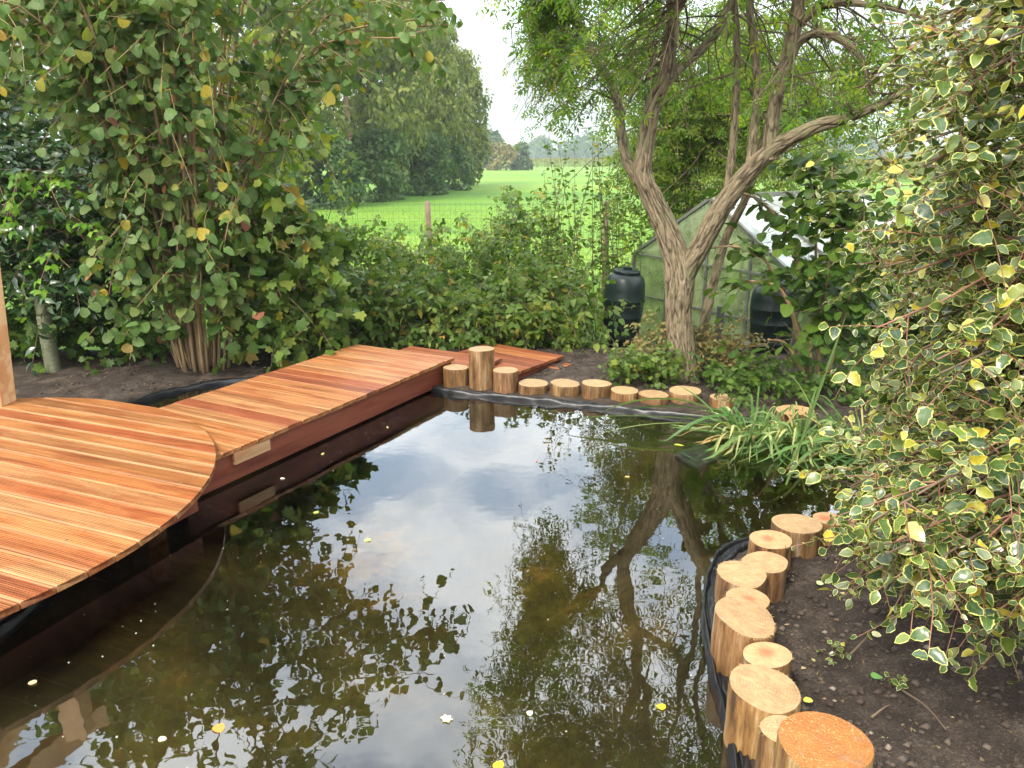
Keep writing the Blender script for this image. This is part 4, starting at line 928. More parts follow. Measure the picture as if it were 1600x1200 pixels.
def greenhouse():
    t = tag(empty('greenhouse', (1.54, 9.7, -.52), math.atan2(7.5 - 9.7, 2.815 - 1.54)), 'small gabled greenhouse with algae green panes and pale roof behind the elder', 'greenhouse')
    W = math.hypot(2.815 - 1.54, 9.7 - 7.5); E = 1.12; H = 1.85; D = 2.5
    # local frame: x along the gable, y away from the camera (the left-hand normal), z up
    def bar(name, p, q, r=.03): return link(name, beam_mesh(name, p, q, r, r, M['alu'], .002), t)
    def pane(p, mt):
        c = Vector((0, 0, 0)); V = [Vector(v) for v in p]; nn = (V[1] - V[0]).cross(V[2] - V[0]).normalized() * .004; n = len(V)
        cen = sum(V, Vector()) / n; V = [v + (cen - v).normalized() * .012 for v in V]
        W_ = [v for v in V] + [v + nn for v in V]; F = [tuple(range(n - 1, -1, -1)), tuple(range(n, 2 * n))] + [(i, (i + 1) % n, (i + 1) % n + n, i + n) for i in range(n)]
        return link('pane', poly_mesh('pane', W_, F, mt), t)
    nW = 4
    def ztop(x): return E + (H - E) * (1 - abs(x - W / 2) / (W / 2))
    for y in (0, D):
        yb = y - .017 if y == 0 else y + .017
        for k in range(nW + 1): x = W * k / nW; bar('upright', (x, yb, 0), (x, yb, ztop(x) - .01), .028)
        bar('rafter', (0, yb, E), (W / 2, yb, H), .036); bar('rafter', (W, yb, E), (W / 2, yb, H), .036)
        for zz in (.04, .62, E): bar('rail', (0, yb - .002, zz), (W, yb - .002, zz), .024)
        for k in range(nW):
            x0, x1 = W * k / nW, W * (k + 1) / nW
            pane([(x0, y, .05), (x1, y, .05), (x1, y, .62), (x0, y, .62)], M['algae']); pane([(x0, y, .62), (x1, y, .62), (x1, y, E), (x0, y, E)], M['algae'])
            if k in (0, nW - 1):
                pane([(x0, y, E), (x1, y, E), (x1 if k == 0 else x0, y, ztop(x1 if k == 0 else x0))], M['algae'])
            else: pane([(x0, y, E), (x1, y, E), (x1, y, ztop(x1)), (x0, y, ztop(x0))], M['algae'])
    nD = 4
    bar('ridge', (W / 2, 0, H + .02), (W / 2, D, H + .02), .05)
    for x in (0, W):
        bar('gutter', (x, 0, E + .01), (x, D, E + .01), .05)
        for k in range(nD + 1):
            y = D * k / nD; bar('upright', (x, y, 0), (x, y, E - .03), .028)
            if 0 < k < nD: bar('glazing_bar', (x, y, E + .04), (W / 2, y, H + .03), .03)
        for k in range(nD):
            y0, y1 = D * k / nD, D * (k + 1) / nD
            pane([(x, y0, .05), (x, y1, .05), (x, y1, E), (x, y0, E)], M['algae'])
            pane([(x, y0, E), (x, y1, E), (W / 2, y1, H), (W / 2, y0, H)], M['roofglass'])
    # shelves stay with the greenhouse
    for z in (.35, .72): link('shelf', box_mesh('shelf', (W - .5, .3, z), (W - .1, D - .3, z + .03), M['alu']), t)
    return t
greenhouse()

def water_butt(x, y, z0, r, h, label, stand=0.0):
    t = tag(empty('water_butt', (x, y, z0 - stand)), label, 'water butt', 'rain barrels by the greenhouse')
    prof = [(.80, 0), (.83, .02), (.86, .14), (.875, .145), (.875, .155), (.885, .30), (.91, .305), (.91, .318), (.90, .325), (.93, .52), (.96, .525), (.96, .54), (.945, .548), (.97, .68), (1.0, .69), (1.0, .705), (.98, .715), (.97, .80), (.93, .87), (.84, .925), (.70, .955), (.60, .962)]
    seg = 40; V = []; F = []
    for (a, b) in prof:
        for i in range(seg):
            th = 2 * PI * i / seg; q = r * a * (1 + .012 * math.cos(4 * th)); V.append((q * math.cos(th), q * math.sin(th), stand + b * h))
    for k in range(len(prof) - 1):
        for i in range(seg): F.append((k * seg + i, k * seg + (i + 1) % seg, (k + 1) * seg + (i + 1) % seg, (k + 1) * seg + i))
    F.append(tuple(range(seg))[::-1]); b_ = link('body', poly_mesh('body', V, F, M['butt'], smooth=True), t)
    lid = [(.60, .955), (.64, .962), (.66, .975), (.655, .992), (.60, 1.0), (.2, 1.004), (.05, 1.012)]
    V = []; F = []
    for (a, b) in lid:
        for i in range(seg): th = 2 * PI * i / seg; V.append((r * a * math.cos(th), r * a * math.sin(th), stand + b * h))
    for k in range(len(lid) - 1):
        for i in range(seg): F.append((k * seg + i, k * seg + (i + 1) % seg, (k + 1) * seg + (i + 1) % seg, (k + 1) * seg + i))
    F.append(tuple((len(lid) - 1) * seg + i for i in range(seg)))
    ld = link('lid', poly_mesh('lid', V, F, M['butt'], smooth=True), t)
    link('lid_handle', box_mesh('lid_handle', (-.2 * r, -.12 * r, stand + 1.0 * h), (.2 * r, .12 * r, stand + 1.035 * h), M['butt'], .006), t)
    if stand:
        link('stand', box_mesh('stand', (-r * .95, -r * .95, 0), (r * .95, r * .95, stand), M['pot'], .01), t)
    tp = tube(np.array([(0, -r * .85, stand + .1 * h), (0, -r * 1.15, stand + .1 * h)]), .012, 8); link('tap', tri_mesh('tap', tp[0], tp[1], None, M['butt']), t)
    return t
wb = water_butt(1.14, 8.1, -.42, .218, 1.04, 'dark green ribbed water butt leaning at the greenhouse corner by the thicket'); wb.rotation_euler = (R(0), R(4), 0)
water_butt(2.42, 7.05, -.16, .205, .82, 'dark water butt on a stand, half hidden by broad leaves', .28)
for i, (x, y, z, lb) in enumerate([(2.22, 7.05, .0, 'grey plant tray on the upper slat beside the hidden butt'), (2.24, 7.0, -.2, 'grey plant tray on the ground beside the hidden butt')]):
    tr = empty('plant_tray', (x, y, z - .1 if i == 0 else gh(x, y))); tag(tr, lb, 'tray')
    for (a, b) in (((-.14, -.1, .08), (.14, .1, .10)), ((-.14, -.1, .10), (-.12, .1, .14)), ((.12, -.1, .10), (.14, .1, .14))): link('side', box_mesh('side', a, b, M['alu'], .003), tr)
    for (a, b) in ((-.12, -.08), (.12, -.08), (-.12, .08), (.12, .08)): link('leg', box_mesh('leg', (a - .01, b - .01, (-.35 if i == 0 else -.05)), (a + .01, b + .01, .079), M['alu']), tr)
ps = tag(empty('stake', (1.98, 7.2, -.4)), 'short dark wooden stake against the greenhouse front', 'stake')
link('shaft', box_mesh('shaft', (-.03, -.03, 0), (.03, .03, .8), M['pot'], .004), ps)

# ------------------------------------------------------------------ elder
def elder():
    base = (1.358, 5.95, -.05)
    t = tag(empty('elder_tree', base), 'old forked elder with deeply fissured bark on the far bank', 'tree')
    B = M['elder_bark']; W = .010
    px = lambda pts: [at(*p) for p in pts]
    fork = at(1068, 425, 5.95)
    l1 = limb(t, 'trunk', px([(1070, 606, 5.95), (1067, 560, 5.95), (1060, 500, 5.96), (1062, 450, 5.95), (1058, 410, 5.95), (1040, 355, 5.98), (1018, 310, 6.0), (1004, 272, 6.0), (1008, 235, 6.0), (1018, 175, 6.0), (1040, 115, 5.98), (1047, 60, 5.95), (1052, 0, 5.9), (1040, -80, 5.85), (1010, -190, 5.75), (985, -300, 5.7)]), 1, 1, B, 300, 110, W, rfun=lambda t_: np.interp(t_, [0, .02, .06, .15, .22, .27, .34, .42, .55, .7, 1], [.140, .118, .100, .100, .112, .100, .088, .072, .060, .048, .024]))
    l1 = l1[93:]
    l2 = limb(t, 'limb', px([(1062, 500, 5.95), (1072, 430, 5.92), (1100, 375, 5.86), (1130, 320, 5.78), (1165, 275, 5.70), (1200, 240, 5.62), (1225, 222, 5.56), (1275, 198, 5.45), (1335, 180, 5.35), (1400, 150, 5.25), (1460, 100, 5.2)]), .105, .020, B, 210, 60, W * .8, rfun=lambda t_: np.interp(t_, [0, .1, .2, .4, .6, .8, 1], [.05, .072, .078, .066, .052, .032, .014]))
    l3 = limb(t, 'limb', px([(1203, 250, 5.62), (1205, 215, 5.62), (1213, 150, 5.62), (1232, 85, 5.6), (1248, 20, 5.58), (1256, -60, 5.55), (1240, -180, 5.5), (1200, -320, 5.5)]), .056, .022, B, 150, 44, W * .7)
    l4 = limb(t, 'limb', px([(1000, 285, 6.02), (980, 250, 6.15), (970, 205, 6.3), (968, 170, 6.45), (950, 120, 6.7), (928, 85, 6.9), (912, 50, 7.1), (885, 30, 7.3), (850, 40, 7.5), (815, 50, 7.6)]), .046, .010, B, 130, 32, W * .6)
    l5 = limb(t, 'limb', px([(1038, 130, 5.98), (1062, 105, 6.05), (1090, 82, 6.1), (1120, 50, 6.15), (1142, 5, 6.2), (1150, -50, 6.2), (1180, -160, 6.3)]), .042, .018, B, 100, 32, W * .6)
    l6 = limb(t, 'limb', px([(1133, 318, 5.78), (1140, 270, 5.82), (1148, 190, 5.85), (1152, 100, 5.85), (1148, 10, 5.85), (1135, -90, 5.8), (1120, -220, 5.8)]), .032, .017, B, 100, 28, W * .5)
    l7 = limb(t, 'limb', px([(1172, 268, 5.70), (1176, 220, 5.75), (1184, 140, 5.8), (1178, 70, 5.8), (1172, 0, 5.8), (1190, -90, 5.8), (1230, -200, 5.8)]), .036, .018, B, 100, 28, W * .5)
    l8 = limb(t, 'limb', px([(1230, 95, 5.6), (1252, 62, 5.55), (1290, 52, 5.45), (1330, 72, 5.35), (1352, 105, 5.3), (1360, 150, 5.3)]), .036, .010, B, 80, 24, W * .5)
    l9 = limb(t, 'limb', px([(1245, 40, 5.58), (1275, 15, 5.5), (1310, 5, 5.4), (1380, 10, 5.2), (1450, 30, 5.0)]), .034, .010, B, 80, 20, W * .5)
    l10 = limb(t, 'limb', px([(1055, 10, 5.93), (1075, -20, 5.8), (1085, -90, 5.6), (1120, -200, 5.4), (1110, -330, 5.2)]), .045, .018, B, 90, 24, W * .5)
    l11 = limb(t, 'limb', px([(915, 55, 7.1), (895, 20, 7.0), (870, -30, 6.9), (850, -110, 6.8), (830, -210, 6.6)]), .036, .012, B, 80, 20, W * .5)
    l12 = limb(t, 'limb', px([(1010, -190, 5.75), (960, -230, 5.6), (900, -260, 5.4), (840, -330, 5.2)]), .03, .010, B, 60, 16, W * .3)
    l13 = limb(t, 'limb', px([(1092, 560, 6.5), (1100, 505, 6.5), (1118, 430, 6.5), (1135, 370, 6.5), (1165, 310, 6.45), (1178, 262, 6.4), (1200, 190, 6.35), (1230, 60, 6.3), (1260, -100, 6.3)]), .044, .018, B, 110, 30, W * .6)
    # second order branches
    src = [(l1, 62, .5), (l2, 30, .5), (l3, 46, .3), (l4, 38, .3), (l5, 26, .3), (l6, 20, .45), (l7, 20, .45), (l8, 20, .2), (l9, 22, .2), (l10, 55, .1), (l11, 85, .05), (l12, 80, .0), (l13, 26, .6)]
    P0 = []; 
    for c, k, a in src:
        P0.append(c[(U(a, 1, k) * (len(c) - 1)).astype(int)])
    P0 = np.vstack(P0); n = len(P0); cen = np.array([1.5, 5.9, 2.9])
    D = rand_unit(n) + nrm(P0 - cen) * .8 + np.array([0, .1, .15]); L = U(.35, .95, n)
    B2 = shoots(P0, D, L, U(.05, .4, n), 8, .12); B2 = B2[(B2[:, -1, 2] > 1.9) & (B2[:, -1, 0] > -.45 * (B2[:, -1, 2] > 3))]; n = len(B2)
    A = Acc(); A.add(*tubes_many(B2, U(.004, .010, n), np.full(n, .002), 5)); V, T = A.get(); mesh_part('branches', V, T, t, M['twig'], 'stuff')
    m = 5; idx = np.repeat(np.arange(n), m); tt = RS.randint(2, 8, len(idx)); P1 = B2[idx, tt]
    D1 = rand_unit(len(idx)) * .9 + nrm(B2[idx, -1] - B2[idx, 0]) * .6; L1 = U(.18, .45, len(idx)); S3 = shoots(P1, D1, L1, U(.03, .22, len(idx)), 5, .1); tp_ = S3[:, -1]; S3 = S3[(tp_[:, 2] > 1.9) & (tp_[:, 0] > .05 - .5 * (tp_[:, 2] > 3)) & ~((tp_[:, 2] < 3) & (tp_[:, 0] > .55) & (RS.rand(len(tp_)) < .5))]
    V, T = tubes_many(S3, .003, .0013, 3); mesh_part('twigs', V, T, t, M['twig'], 'stuff')
    P, D, Nn, S = leaves_on(S3, 6, .122, .35, .15, .8, upw=1.0, nj=.6, hang=.35)
    q = RS.rand(len(P)); keep = (P[:, 2] > 1.82) & (P[:, 0] > .05 + .3 * (P[:, 2] < 2.4) - .5 * (P[:, 2] > 3.0)) & (P[:, 1] > 3.6) & ~((P[:, 2] < 3.0) & (P[:, 1] < 6.0) & (P[:, 0] > .55) & (P[:, 0] < 2.2) & (q < .72)) & ~((P[:, 2] < 3.0) & (P[:, 0] > .55) & (q < .2))
    u, v, f = proj(P); keep &= ~((P[:, 0] < .95) & (P[:, 2] < 1.95) & (RS.rand(len(P)) < .8))
    emit(t, P, D, Nn, S, [TP['elder'][0], TP['elder_small'][1]], M['elder'], 300, keep=keep)
    # hanging sprays on the left
    P0 = l4[(U(.45, 1, 70) * (len(l4) - 1)).astype(int)]; D = RS.randn(70, 3) * .6 + np.array([-.4, -.1, -.25]); S3 = shoots(P0, D, U(.4, .95, 70), U(.15, .5, 70), 9, .12); S3 = S3[(S3[:, -1, 2] > 1.85) & (S3[:, -1, 0] > -.1)]
    V, T = tubes_many(S3, .005, .0015, 4); mesh_part('hanging_twigs', V, T, t, M['twig'], 'stuff')
    P, D, Nn, S = leaves_on(S3, 9, .10, .3, .2, .9, nj=.6, hang=.3); emit(t, P, D, Nn, S, TP['elder'], M['elder'], 0, 'hanging_foliage', keep=(P[:, 2] > 1.82) & (P[:, 0] > -.08))
elder()
def second_elder():
    t = tag(empty('young_elder', (2.45, 10.4, -.5)), 'slimmer elder with bright yellow green leaves behind the old one', 'tree')
    B = M['elder_bark']; px = lambda pts: [at(*p) for p in pts]
    a = limb(t, 'trunk', px([(1083, 470, 10.4), (1083, 330, 10.4), (1080, 285, 10.4)]),   .11, .095, B, 60, 30, .008)
    b = limb(t, 'limb', px([(1082, 300, 10.4), (1065, 255, 10.4), (1045, 215, 10.4), (1035, 150, 10.4), (1010, 60, 10.4), (990, -60, 10.3)]), .05, .02, B, 80, 20, .006)
    c = limb(t, 'limb', px([(1080, 300, 10.4), (1084, 230, 10.4), (1100, 170, 10.5), (1130, 100, 10.6), (1150, 0, 10.7)]), .05, .02, B, 80, 20, .006)
    d = limb(t, 'limb', px([(1090, 240, 10.4), (1130, 215, 10.4), (1180, 180, 10.3), (1240, 160, 10.2), (1300, 120, 10.2)]), .035, .012, B, 60, 14, .004)
    P0 = np.vstack([q[(U(.2, 1, k) * (len(q) - 1)).astype(int)] for q, k in ((b, 75), (c, 85), (d, 85), (a, 20))]); n = len(P0)
    D = rand_unit(n) + np.array([.15, -.1, .05]); B2 = shoots(P0, D, U(.6, 1.7, n), U(.05, .4, n), 7, .1)
    V, T = tubes_many(B2, .010, .003, 4); mesh_part('branches', V, T, t, M['twig'], 'stuff')
    idx = np.repeat(np.arange(n), 6); P1 = B2[idx, RS.randint(1, 7, len(idx))]; S3 = shoots(P1, rand_unit(len(idx)), U(.2, .5, len(idx)), U(.02, .2, len(idx)), 5, .1)
    V, T = tubes_many(S3, .003, .0013, 3); mesh_part('twigs', V, T, t, M['twig'], 'stuff')
    P, D, Nn, S = leaves_on(S3, 7, .16, .3, .15, .8, nj=.7, hang=.3); keep = (P[:, 2] > .85) & (P[:, 0] > 1.1)
    emit(t, P, D, Nn, S, TP['elder_small'], M['bright'], 250, keep=keep)
second_elder()

# ------------------------------------------------------------------ hazel
def hazel():
    bx, by = -2.66, 6.35
    t = tag(empty('hazel_bush', (bx, by, 0)), 'large many stemmed hazel with round leaves beside the walkway', 'shrub')
    stems = []
    for k in range(24):
        a = U(0, 2 * PI, 1)[0]; lean = U(.0, .75, 1)[0]; dx, dy = math.cos(a), math.sin(a) * .8
        h = U(2.6, 4.3, 1)[0]; r = .15 * RS.rand() ** .5
        p = [(bx + dx * r, by + dy * r, -.03), (bx + dx * (r + lean * .18), by + dy * (r + lean * .15), h * .25), (bx + dx * (r + lean * .55), by + dy * (r + lean * .5), h * .55), (bx + dx * (r + lean * 1.15), by + dy * (r + lean * 1.0), h * .85), (bx + dx * (r + lean * 1.75) + .1, by + dy * (r + lean * 1.5), h * (1 - .12 * lean))]
        stems.append(p)
    # long arching rods: over the water to the right, over the left thicket
    for (x, y, z, h) in [(-.5, 6.6, 2.75, 2.95), (-.7, 6.1, 2.6, 2.8), (-.55, 7.0, 3.0, 3.2), (-.75, 6.4, 3.1, 3.2), (-1.7, 5.2, 3.0, 3.2), (-1.9, 4.9, 3.4, 3.7), (-3.3, 4.9, 3.3, 3.6), (-4.1, 5.6, 3.1, 3.4), (-3.7, 5.3, 2.7, 3.0), (-2.2, 5.6, 3.7, 3.9), (-1.5, 6.4, 3.5, 3.7), (-1.2, 6.3, 2.3, 2.5), (-1.5, 7.2, 3.9, 4.1), (-2.6, 5.0, 3.9, 4.1), (-3.9, 6.6, 3.6, 4.0)]:
        a = RS.rand(); stems.append([(bx + .1 * (x - bx), by + .1 * (y - by), -.03), (bx + .22 * (x - bx), by + .2 * (y - by), h * .45), (bx + .55 * (x - bx), by + .55 * (y - by), h * .88), (x, y, z)])
    Cs = []
    for i, p in enumerate(stems):
        r0 = random.uniform(.009, .019); c = catmull(p, 16); Cs.append(c)
        V, T, bv = tube(c, r0 + (.005 - r0) * np.linspace(0, 1, 16), 7); mesh_part('stem', V, T, t, M['hazel_bark'], None, {'bark': bv})
    for k in range(14):     # dead and young rods crowding the base
        a = RS.rand() * 6.28; r = .17 * RS.rand() ** .5; x, y = bx + math.cos(a) * r, by + math.sin(a) * r; h = random.uniform(.5, 1.5)
        c = catmull([(x, y, -.03), (x + .1 * math.cos(a), y + .1 * math.sin(a), h * .5), (x + .22 * math.cos(a) + random.uniform(-.06, .06), y + .2 * math.sin(a), h)], 7)
        V, T, bv = tube(c, np.linspace(random.uniform(.006, .011), .003, 7), 5); mesh_part('rod', V, T, t, M['hazel_bark'], None, {'bark': bv})
    P0 = []; 
    for c in Cs:
        k = 21; i = (U(.30, 1, k) ** .8 * 15).astype(int); P0.append(c[i] + RS.randn(k, 3) * .01)
    P0 = np.vstack(P0); n = len(P0); ax = np.array([bx, by, 0]); outv = P0 - ax; outv[:, 2] = 0
    D = rand_unit(n) * .8 + nrm(outv) * .5 + np.array([0, -.15, .1]); SP = shoots(P0, D, U(.25, .75, n), U(.04, .3, n), 6, .08)
    tp_ = SP[:, -1]; ok_ = ~((tp_[:, 0] > -1.2) & ((tp_[:, 2] < 2.2) | (tp_[:, 2] > 3.15) | (tp_[:, 0] > -.4))) & (tp_[:, 0] > -4.3) & ~((tp_[:, 0] < -3.3) & (tp_[:, 2] < 1.9)); SP = SP[ok_]; outv = outv[ok_]
    V, T = tubes_many(SP, .0045, .0015, 4); mesh_part('twigs', V, T, t, M['hazel_bark'], 'stuff')
    P, D, Nn, S = leaves_on(SP, 8, .092, .4, .1, .9, upw=.75, out=np.repeat(outv, 1, 0), outw=.35, hang=.5, nj=.55)
    # lower skirt of leaves on the rods
    m = 110; P1 = np.stack([bx + RS.randn(m) * .40, by - .1 - U(0, .25, m), U(.35, 1.4, m)], 1); SP2 = shoots(P1, RS.randn(m, 3) * .5 + np.array([0, -.4, .2]), U(.15, .4, m), U(.02, .12, m), 5)
    Q = leaves_on(SP2, 5, .10, .35, .2, .9, upw=.7, hang=.5, nj=.5)
    V, T = tubes_many(SP2, .003, .0015, 3); mesh_part('low_twigs', V, T, t, M['hazel_bark'], 'stuff')
    P, D, Nn, S = [np.concatenate(z) for z in zip((P, D, Nn, S), Q)]
    keep = (P[:, 2] > .25) & ~((P[:, 0] > -1.25) & (P[:, 2] < 1.9) & (P[:, 1] > 5.5)) & (P[:, 1] > 3.3) & ~((P[:, 0] < -3.3) & (P[:, 2] < 1.9)) & (P[:, 0] > -4.3) & ~((P[:, 2] < 1.2) & (np.abs(P[:, 0] + 2.62) > .55 + .25 * P[:, 2])) & ~((P[:, 0] > -1.15) & ((P[:, 2] < 2.2) | (P[:, 2] > 3.15) | (P[:, 0] > -.38)))
    emit(t, P, D, Nn, S, TP['hazel'], M['hazel'], 300, keep=keep)
hazel()

def thicket(name, label, cat, x0, x1, y0, y1, n, height, size, tpls, mat, per=10, L=(.35, .8), pick=300, group=None, lean=-.5, zmin=0, stemmat=None, upright=.6, leafj=.0, hfun=None, stemr=.004, upw=.8):
    cx, cy = (x0 + x1) / 2, (y0 + y1) / 2; t = tag(empty(name, (cx, cy, gh(cx, cy))), label, cat, group)
    X_ = U(x0, x1, n); Y_ = U(y0, y1, n); H_ = np.array([hfun(a, b) for a, b in zip(X_, Y_)]) if hfun else np.full(n, height)
    g = base_h(X_, Y_); Z_ = g + zmin + (H_ - zmin) * RS.rand(n) ** .75
    P0 = np.stack([X_, Y_, Z_], 1); D = RS.randn(n, 3) * .6 + np.array([0, lean, upright])
    Ls = U(L[0], L[1], n); SP = shoots(P0, D, Ls, Ls * U(.15, .8, n), 5, .1)
    V, T = tubes_many(SP, stemr, stemr * .35, 3); mesh_part('stems', V, T, t, stemmat or M['twig'], 'stuff')
    P, D, Nn, S = leaves_on(SP, per, size, .35, .08, .85, upw=upw, out=np.tile([[0, -1.0, .3]], (n, 1)), outw=.2, hang=.3, nj=.8)
    g = base_h(P[:, 0], P[:, 1]); keep = P[:, 2] > g + .02
    emit(t, P, D, Nn, S, tpls, mat, pick, keep=keep); return t
# bramble bank behind the walkway
def hb(x, y): return .42 + .42 * (y - 7.3) + .08 * math.sin(x * 2.3 + 1) + .07 * math.sin(x * 5.1) - .3 * max(0, x - .3) + .3 * math.exp(-((x - .02) / .3) ** 2) * (y > 8.8) + .12 * math.sin(y * 5)
thicket('bramble_thicket', 'broad bank of arching brambles between walkway and wire fence', 'brambles', -2.6, .78, 7.2, 10.1, 1650, 1.2, .115, TP['bramble'], M['bramble'], 8, (.35, .8), hfun=hb)
thicket('raspberry_thicket', 'pale leaved raspberry canes at the front foot of the bramble bank', 'brambles', -2.0, .70, 7.1, 7.9, 420, .75, .09, TP['simple'], M['bramble'], 10, (.3, .6), hfun=lambda x, y: .55 + .15 * math.sin(x * 3) + .2 * (y - 7.1), pick=300)
thicket('low_weeds', 'low mixed weeds spilling on the soil behind the steps', 'weeds', -.35, .62, 6.95, 7.7, 230, .35, .07, TP['simple'], M['bright'], 8, (.15, .35), pick=120, hfun=lambda x, y: .32, stemr=.002)
thicket('maple_sapling', 'young field maple with lobed leaves growing beside the hazel foot', 'sapling', -2.35, -1.5, 6.35, 7.0, 210, 1.5, .12, TP['maple'], M['bramble'], 7, (.25, .5), hfun=lambda x, y: 1.55 - .9 * abs(x + 1.95), lean=-.6)
# dark laurel mass on the left
thicket('laurel_hedge', 'dark glossy evergreen laurel filling the left behind the soil', 'hedge', -6.2, -2.9, 6.2, 7.9, 1900, 2.35, .105, TP['laurel'], M['laurel'], 12, (.3, .6), hfun=lambda x, y: 1.9 + .35 * math.sin(x * 2.1) + .3 * (y - 6.6), lean=-.35, pick=300, zmin=.45)
thicket('ivy_undergrowth', 'low ivy and nettles along the foot of the dark laurel', 'undergrowth', -5.4, -2.9, 6.35, 7.2, 330, .4, .08, TP['maple'], M['sapling'], 7, (.15, .4), hfun=lambda x, y: .38, pick=120, stemr=.002)
def trailing_vine():
    t = tag(empty('bramble_sprays', (-3.9, 6.3, 0)), 'light green bramble sprays hanging before the dark laurel', 'brambles')
    n = 26; P0 = np.stack([U(-4.5, -3.05, n), U(6.2, 6.5, n), U(.9, 1.75, n)], 1); SP = shoots(P0, RS.randn(n, 3) * .5 + np.array([.2, -.6, .1]), U(.35, .9, n), U(.25, .7, n), 9, .1)
    V, T = tubes_many(SP, .004, .0018, 4); mesh_part('stems', V, T, t, M['red_twig'], 'stuff')
    P, D, Nn, S = leaves_on(SP, 9, .12, .3, .1, .9, upw=.8, nj=.35, hang=.3); emit(t, P, D, Nn, S, TP['bramble'], M['lime'], 200)
trailing_vine()
def cut_trunk():
    t = tag(empty('cut_trunk', (-3.86, 6.25, 0)), 'smooth greenish trunk standing at the foot of the laurel', 'tree trunk')
    limb(t, 'stem', [(-3.86, 6.25, -.05), (-3.865, 6.25, .25), (-3.87, 6.26, .5)], .062, .056, M['pale_bark'], 14, 16)
    limb(t, 'upper_stem', [(-3.87, 6.26, .498), (-3.89, 6.32, .75), (-3.95, 6.7, 1.2)], .054, .035, M['pale_bark'], 14, 14)
cut_trunk()
# trees behind the left thicket
def back_tree(x, y, h, label, mat, n2=120, rad=1.8, zlo=1.6, pick=60, size=.12):
    z = gh(x, y); t = tag(empty('garden_tree', (x, y, z)), label, 'tree', 'trees behind the laurel')
    lims = [limb(t, 'trunk', [(x, y, z - .1), (x + .1, y, z + h * .4), (x - .1, y + .1, z + h * .8), (x, y, z + h)], .12, .03, M['elder_bark'], 40, 14)]
    for k in range(5):
        a = k * 1.3 + RS.rand(); s = z + h * random.uniform(.25, .6); lims.append(limb(t, 'limb', [(x, y, s), (x + rad * .5 * math.cos(a), y + rad * .5 * math.sin(a), s + h * .2), (x + rad * math.cos(a), y + rad * math.sin(a), s + h * .32)], .05, .012, M['elder_bark'], 24, 8))
    P0 = np.vstack([c[(U(.25, 1, n2 // 5) * (len(c) - 1)).astype(int)] for c in lims]); P0 = P0[::2]; n = len(P0); B2 = shoots(P0, rand_unit(n) + np.array([0, -.1, .1]), U(.5, 1.3, n), U(.1, .5, n), 7, .1)
    V, T = tubes_many(B2, .012, .003, 4); mesh_part('branches', V, T, t, M['twig'], 'stuff')
    idx = np.repeat(np.arange(n), 7); S3 = shoots(B2[idx, RS.randint(1, 7, len(idx))], rand_unit(len(idx)), U(.25, .55, len(idx)), U(.05, .25, len(idx)), 5)
    V, T = tubes_many(S3, .003, .0015, 3); mesh_part('twigs', V, T, t, M['twig'], 'stuff')
    P, D, Nn, S = leaves_on(S3, 8, size, .35, .1, .9, nj=.7, hang=.35); emit(t, P, D, Nn, S, TP['small'], mat, pick, keep=P[:, 2] > z + zlo)
back_tree(-7.2, 10.5, 6.0, 'leafy tree with thin trunk, furthest behind the laurel', M['ash'], 170, 2.2)
back_tree(-4.9, 9.6, 5.6, 'loose green tree between laurel and hazel', M['ash'], 170, 2.0)
back_tree(-6.4, 7.6, 5.4, 'tree overhanging the laurel at the very edge', M['hedge'], 120, 1.7, 2.0)
back_tree(-3.9, 9.2, 4.6, 'yellowish tree peeping through the hazel stems', M['ash'], 130, 1.5, 1.0)

# shrubs at right: broad leaved shrub, thin suckers, undergrowth by the elder
def broad_shrub():
    t = tag(empty('broad_leaved_shrub', (2.36, 5.75, 0)), 'tall shrub with broad dark leaves in front of the greenhouse roof', 'shrub')
    px = lambda pts: [at(*p) for p in pts]; cs = []
    for p in ([(1262, 620, 5.75), (1268, 520, 5.8), (1275, 400, 5.9), (1270, 300, 6.0), (1250, 235, 6.0)], [(1275, 620, 5.75), (1282, 500, 5.7), (1300, 380, 5.7), (1300, 260, 5.8)], [(1285, 620, 5.7), (1310, 520, 5.6), (1345, 400, 5.5), (1350, 300, 5.5)], [(1258, 600, 5.8), (1235, 480, 5.8), (1190, 400, 5.8), (1150, 385, 5.85), (1110, 388, 5.9)], [(1262, 560, 5.7), (1225, 460, 5.65), (1180, 440, 5.65), (1140, 450, 5.65)], [(1265, 600, 5.6), (1230, 540, 5.5), (1200, 530, 5.4)], [(1262, 450, 5.85), (1220, 350, 5.9), (1180, 310, 5.9), (1150, 300, 5.9)]):
        c = catmull(px(p), 20); cs.append(c); V, T, bv = tube(c, np.linspace(.018, .005, 20), 7); mesh_part('stem', V, T, t, M['hazel_bark'], None, {'bark': bv})
    P0 = np.vstack([c[(U(.35, 1, k_) * 19).astype(int)] for c, k_ in zip(cs, (34, 40, 44, 20, 16, 10, 22))]); n = len(P0)
    D = RS.randn(n, 3) * np.array([1, .8, .4]) + np.array([0, -.2, .1]); SP = shoots(P0, D, U(.18, .5, n), U(.02, .14, n), 5, .08)
    V, T = tubes_many(SP, .003, .0014, 3); mesh_part('twigs', V, T, t, M['twig'], 'stuff')
    P, D, Nn, S = leaves_on(SP, 5, .105, .35, .15, .95, upw=1.1, nj=.3, hang=.25)
    u, v, f = proj(P); emit(t, P, D, Nn, S, TP['hazel'], M['sapling'], 300, keep=(P[:, 2] > .15) & ~((P[:, 0] < 1.75) & (P[:, 2] < .42)) & (P[:, 0] > 1.5) & ~((P[:, 0] > 1.6) & (P[:, 0] < 2.15) & (P[:, 2] < .85) & (RS.rand(len(P)) < .72)) & ~((P[:, 0] < 1.98) & (P[:, 2] > .85) & (RS.rand(len(P)) < .6)))
broad_shrub()
